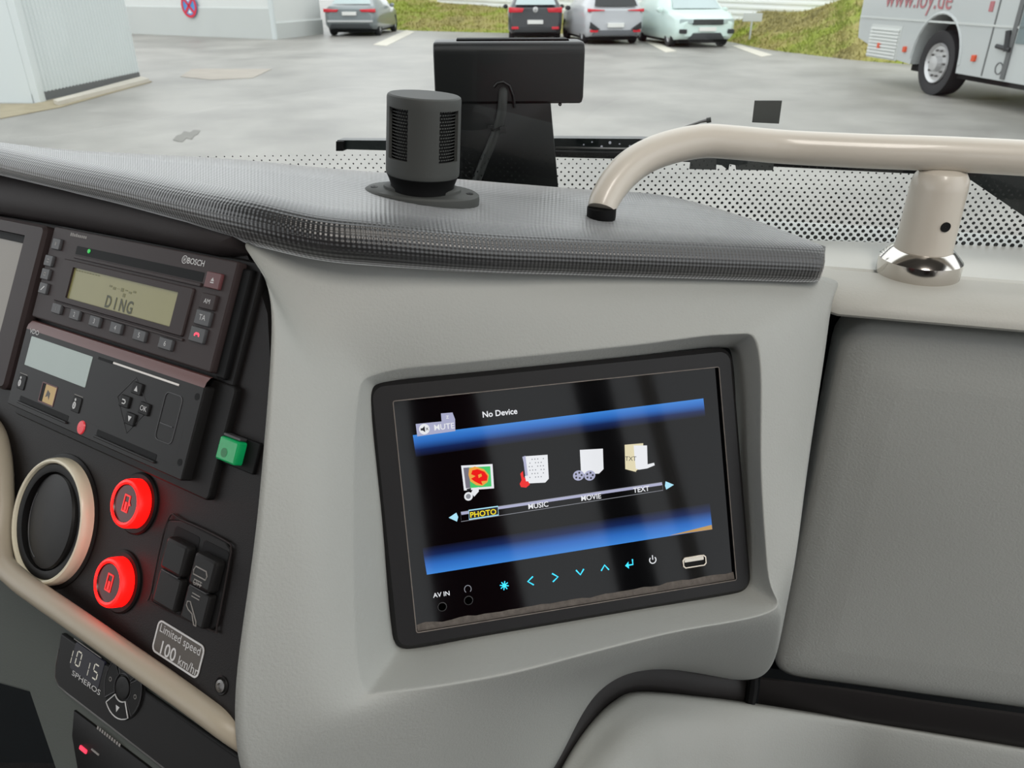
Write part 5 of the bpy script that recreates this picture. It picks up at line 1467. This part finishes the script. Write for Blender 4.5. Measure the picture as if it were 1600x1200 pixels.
        if kind == 'saloon':
            MB().rbox(Fr(fr.P(0, .0, .50), fx, -BZ, -fy, 1.0), -w * .86, w * .86, -.04, .03, -.06, .07, .03, .01).build('bumper_trim', rim_m, t)
        if kind == 'hatch':
            f2 = Fr(fr.P(0, .01, .95), fx, -BZ, -fy, 1.0)
            e1 = MB().lathe(f2, [(.085, 0), (.085, .06), (.06, .07), (.001, .065)], 0, 0, 20).build('emblem', rim_m, t)
            text(f2, 'V', 0, -.028, .07, lowblack_m, e1, .075); text(f2, 'W', 0, .028, .07, lowblack_m, e1, .075)
    for y in (.82, L_ - .85):
        for s_ in (-1, 1): wheel(fr, s_ * (w * .97), y, .33, .2, t, s_)
    MB().box(fr, -w * .8, w * .8, .3, L_ - .3, .12, .3).build('underbody', shadowm, t)
    return t
car((549, 57), 3, (122, 130, 132), 'silver grey saloon car parked at the end of the white building', 'saloon', 4.7, 1.95, 1.45)
car((836, 64), 0, (52, 56, 60), 'dark hatchback parked behind the black device', 'hatch', 4.3, 1.82, 1.48)
car((960, 70), -8, (188, 190, 194), 'light grey hatchback with slim red tail lights', 'suv', 4.4, 1.84, 1.55)
car((1102, 75), -9, (206, 226, 220), 'pale mint green car parked facing the viewer', 'front', 4.5, 1.88, 1.62)

# --- white coach on the right
hdg = rad(-4.5)
cy = Vector((math.sin(hdg), math.cos(hdg), 0)); cx = Vector((math.cos(hdg), -math.sin(hdg), 0))
wg = GP(1448, 148)
CO = Fr(wg, cx, cy, BZ, 1.0)       # origin under the rear wheel; y towards its tail, x away from the viewer's yard
t = thing('white_coach', 'white touring coach parked at the upper right', 'bus', wg)
YR = 2.75; ZB = .42
r_w = .49
side = []
# side outline with wheel arch cut out
arch = [(.66 * math.cos(rad(u)), .52 + .68 * math.sin(rad(u))) for u in range(190, -11, -20)]
outline = [(-9.5, ZB - .06)] + [(y, z) for y, z in arch][:: 1] + [(1.55, ZB), (YR - .05, .72), (YR, 1.0), (YR, 3.5), (-9.5, 3.5)]
outline = [(-9.5, ZB - .06), (-.67, ZB - .02)] + [(-.66 * math.cos(rad(u)), .52 + .70 * math.sin(rad(u))) for u in range(0, 181, 15)] + [(.68, ZB), (1.5, ZB + .06), (YR - .06, .74), (YR, 1.0), (YR, 3.5), (-9.5, 3.5)]
sf = Fr(CO.P(0, 0, 0), cy, BZ, -cx, 1.0)      # a: to tail, b: up, c: towards viewer side
MB().prism(sf, outline, -2.5, .02).build('body', coach_m, t)
MB().box(sf, -9.4, .9, .3, .5, -2.4, -.15).build('underbody', shadowm, t)
MB().prism(sf, [(-.66 * math.cos(rad(u)), .52 + .66 * math.sin(rad(u))) for u in range(-10, 191, 20)], -2.3, -.35).build('wheel_well', shadowm, t)
f2 = Fr(CO.P(0, 0, r_w), cy, BZ, -cx, 1.0)
wt = MB().lathe(f2, [(.3, -.34), (.48, -.34), (r_w, -.3), (r_w, -.08), (.49, -.03), (.36, -.03), (.31, -.06)], 0, 0, 40).build('tyre', tyre_m, t)
MB().lathe(f2, [(.31, -.05), (.3, -.02), (.26, -.06), (.13, -.06), (.11, .02), (.001, .03)], 0, 0, 32).build('rim', rim_m, wt)
for k in range(10):
    u = k * math.pi / 5; MB().lathe(f2, [(.018, -.06), (.018, -.02), (.001, -.015)], .2 * math.cos(u), .2 * math.sin(u), 8).build('wheel_nut', steel_m, wt)
MB().tube([sf.P(-.7 * math.cos(rad(u)), .52 + .72 * math.sin(rad(u)), .02) for u in range(0, 181, 10)], .025, 8).build('arch_lip', coach_m, t)
v0 = sf.L(1364, 40, .02); v1 = sf.L(1398, 92, .02)
va0, va1 = min(v0[0], v1[0]), min(YR - .06, max(v0[0], v1[0])); vz0, vz1 = min(v0[1], v1[1]), max(v0[1], v1[1])
MB().box(sf, va0 - .04, va1 + .03, vz0 - .03, vz1 + .03, .012, .024).build('vent_panel', plinth_m, t)
for k in range(9):
    z = vz0 + (vz1 - vz0) * k / 9
    MB().prism(sf, [(va0, z), (va1, z), (va1, z + (vz1 - vz0) / 16), (va0, z + (vz1 - vz0) / 16)], .02, .05).build('vent_slat', whitewall_m, t)
mz = sf.L(1450, 33, .02)[1]
MB().box(sf, -9.4, YR - .02, mz - .015, mz + .015, .015, .035).build('side_moulding', plinth_m, t)
for p in ((1414, 77), (1522, 91), (1374, 71)):
    a, z = sf.L(*p, .03); MB().rbox(sf, a - .04, a + .04, z - .045, z + .045, .01, .06, .01, .005).build('reflector', orange_m, t)
a = sf.L(1546, 70, .02)[0]; MB().box(sf, a - .015, a + .015, ZB, 3.4, .018, .026).build('panel_seam', seam_m, t)
a = sf.L(1441, 60, .02)[0]; MB().box(sf, a - .008, a + .008, 1.0, mz, .018, .024).build('panel_seam', plinth_m, t)
a2 = sf.L(1581, 70, .02)[0]; MB().box(sf, a2 - .045, a2 + .045, ZB, 3.4, .018, .04).build('door_seal', seam_m, t)
MB().box(sf, a2 - 1.3, a2 - .08, .9, 3.2, .018, .035).build('door_glass', winm, t)
h0 = sf.P(*sf.L(1576, 48, .05), .05); h1 = sf.P(*sf.L(1572, 80, .05), .05)
hdl = MB().tube([h0, h1], .04, 8).build('door_handle', lowblack_m, t)
MB().tube([sf.P(*sf.L(1557, 72, .05), .05), sf.P(*sf.L(1578, 78, .05), .05)], .03, 8).build('handle_latch', lowblack_m, hdl)
a, z = sf.L(1561, 107, .02); MB().frame(sf, circ(a, z, .085, 20), circ(a, z, .07, 20), .018, .03).build('filler_ring', seam_m, t)
a_m = bhit
dtx = Fr(sf.P(0, 0, 0), -cy, -BZ, -cx, 1.0)
ta_, tz_ = sf.L(1433, 14, .03); tl_ = sf.L(1384, 12.5, .03)[0]; tr2 = sf.L(1483, 14, .03)[0]
sz = .46
text(dtx, 'www.loy.de', -(tl_ + tr2) / 2, -(tz_ + sz * .33), sz, coachred_m, t, .03, sx=abs(tl_ - tr2) / (sz * 4.55))
a, z = sf.L(1549, 10, .03); MB().rbox(sf, a - .05, a + .05, z - .07, z + .07, .01, .03, .01, .004).build('reflector', coachred_m, t)
MB().prism(sf, [(YR - .3, 2.4), (-9.3, 2.4), (-9.3, 3.3), (YR - .3, 3.3)], .015, .03).build('side_windows', winm, t) if False else None
for k in range(6):
    MB().prism(sf, [(YR - .4 - k * 1.75, 2.75), (YR - 2.05 - k * 1.75, 2.75), (YR - 2.05 - k * 1.75, 3.4), (YR - .4 - k * 1.75, 3.4)], .015, .03).build('side_window', winm, t)
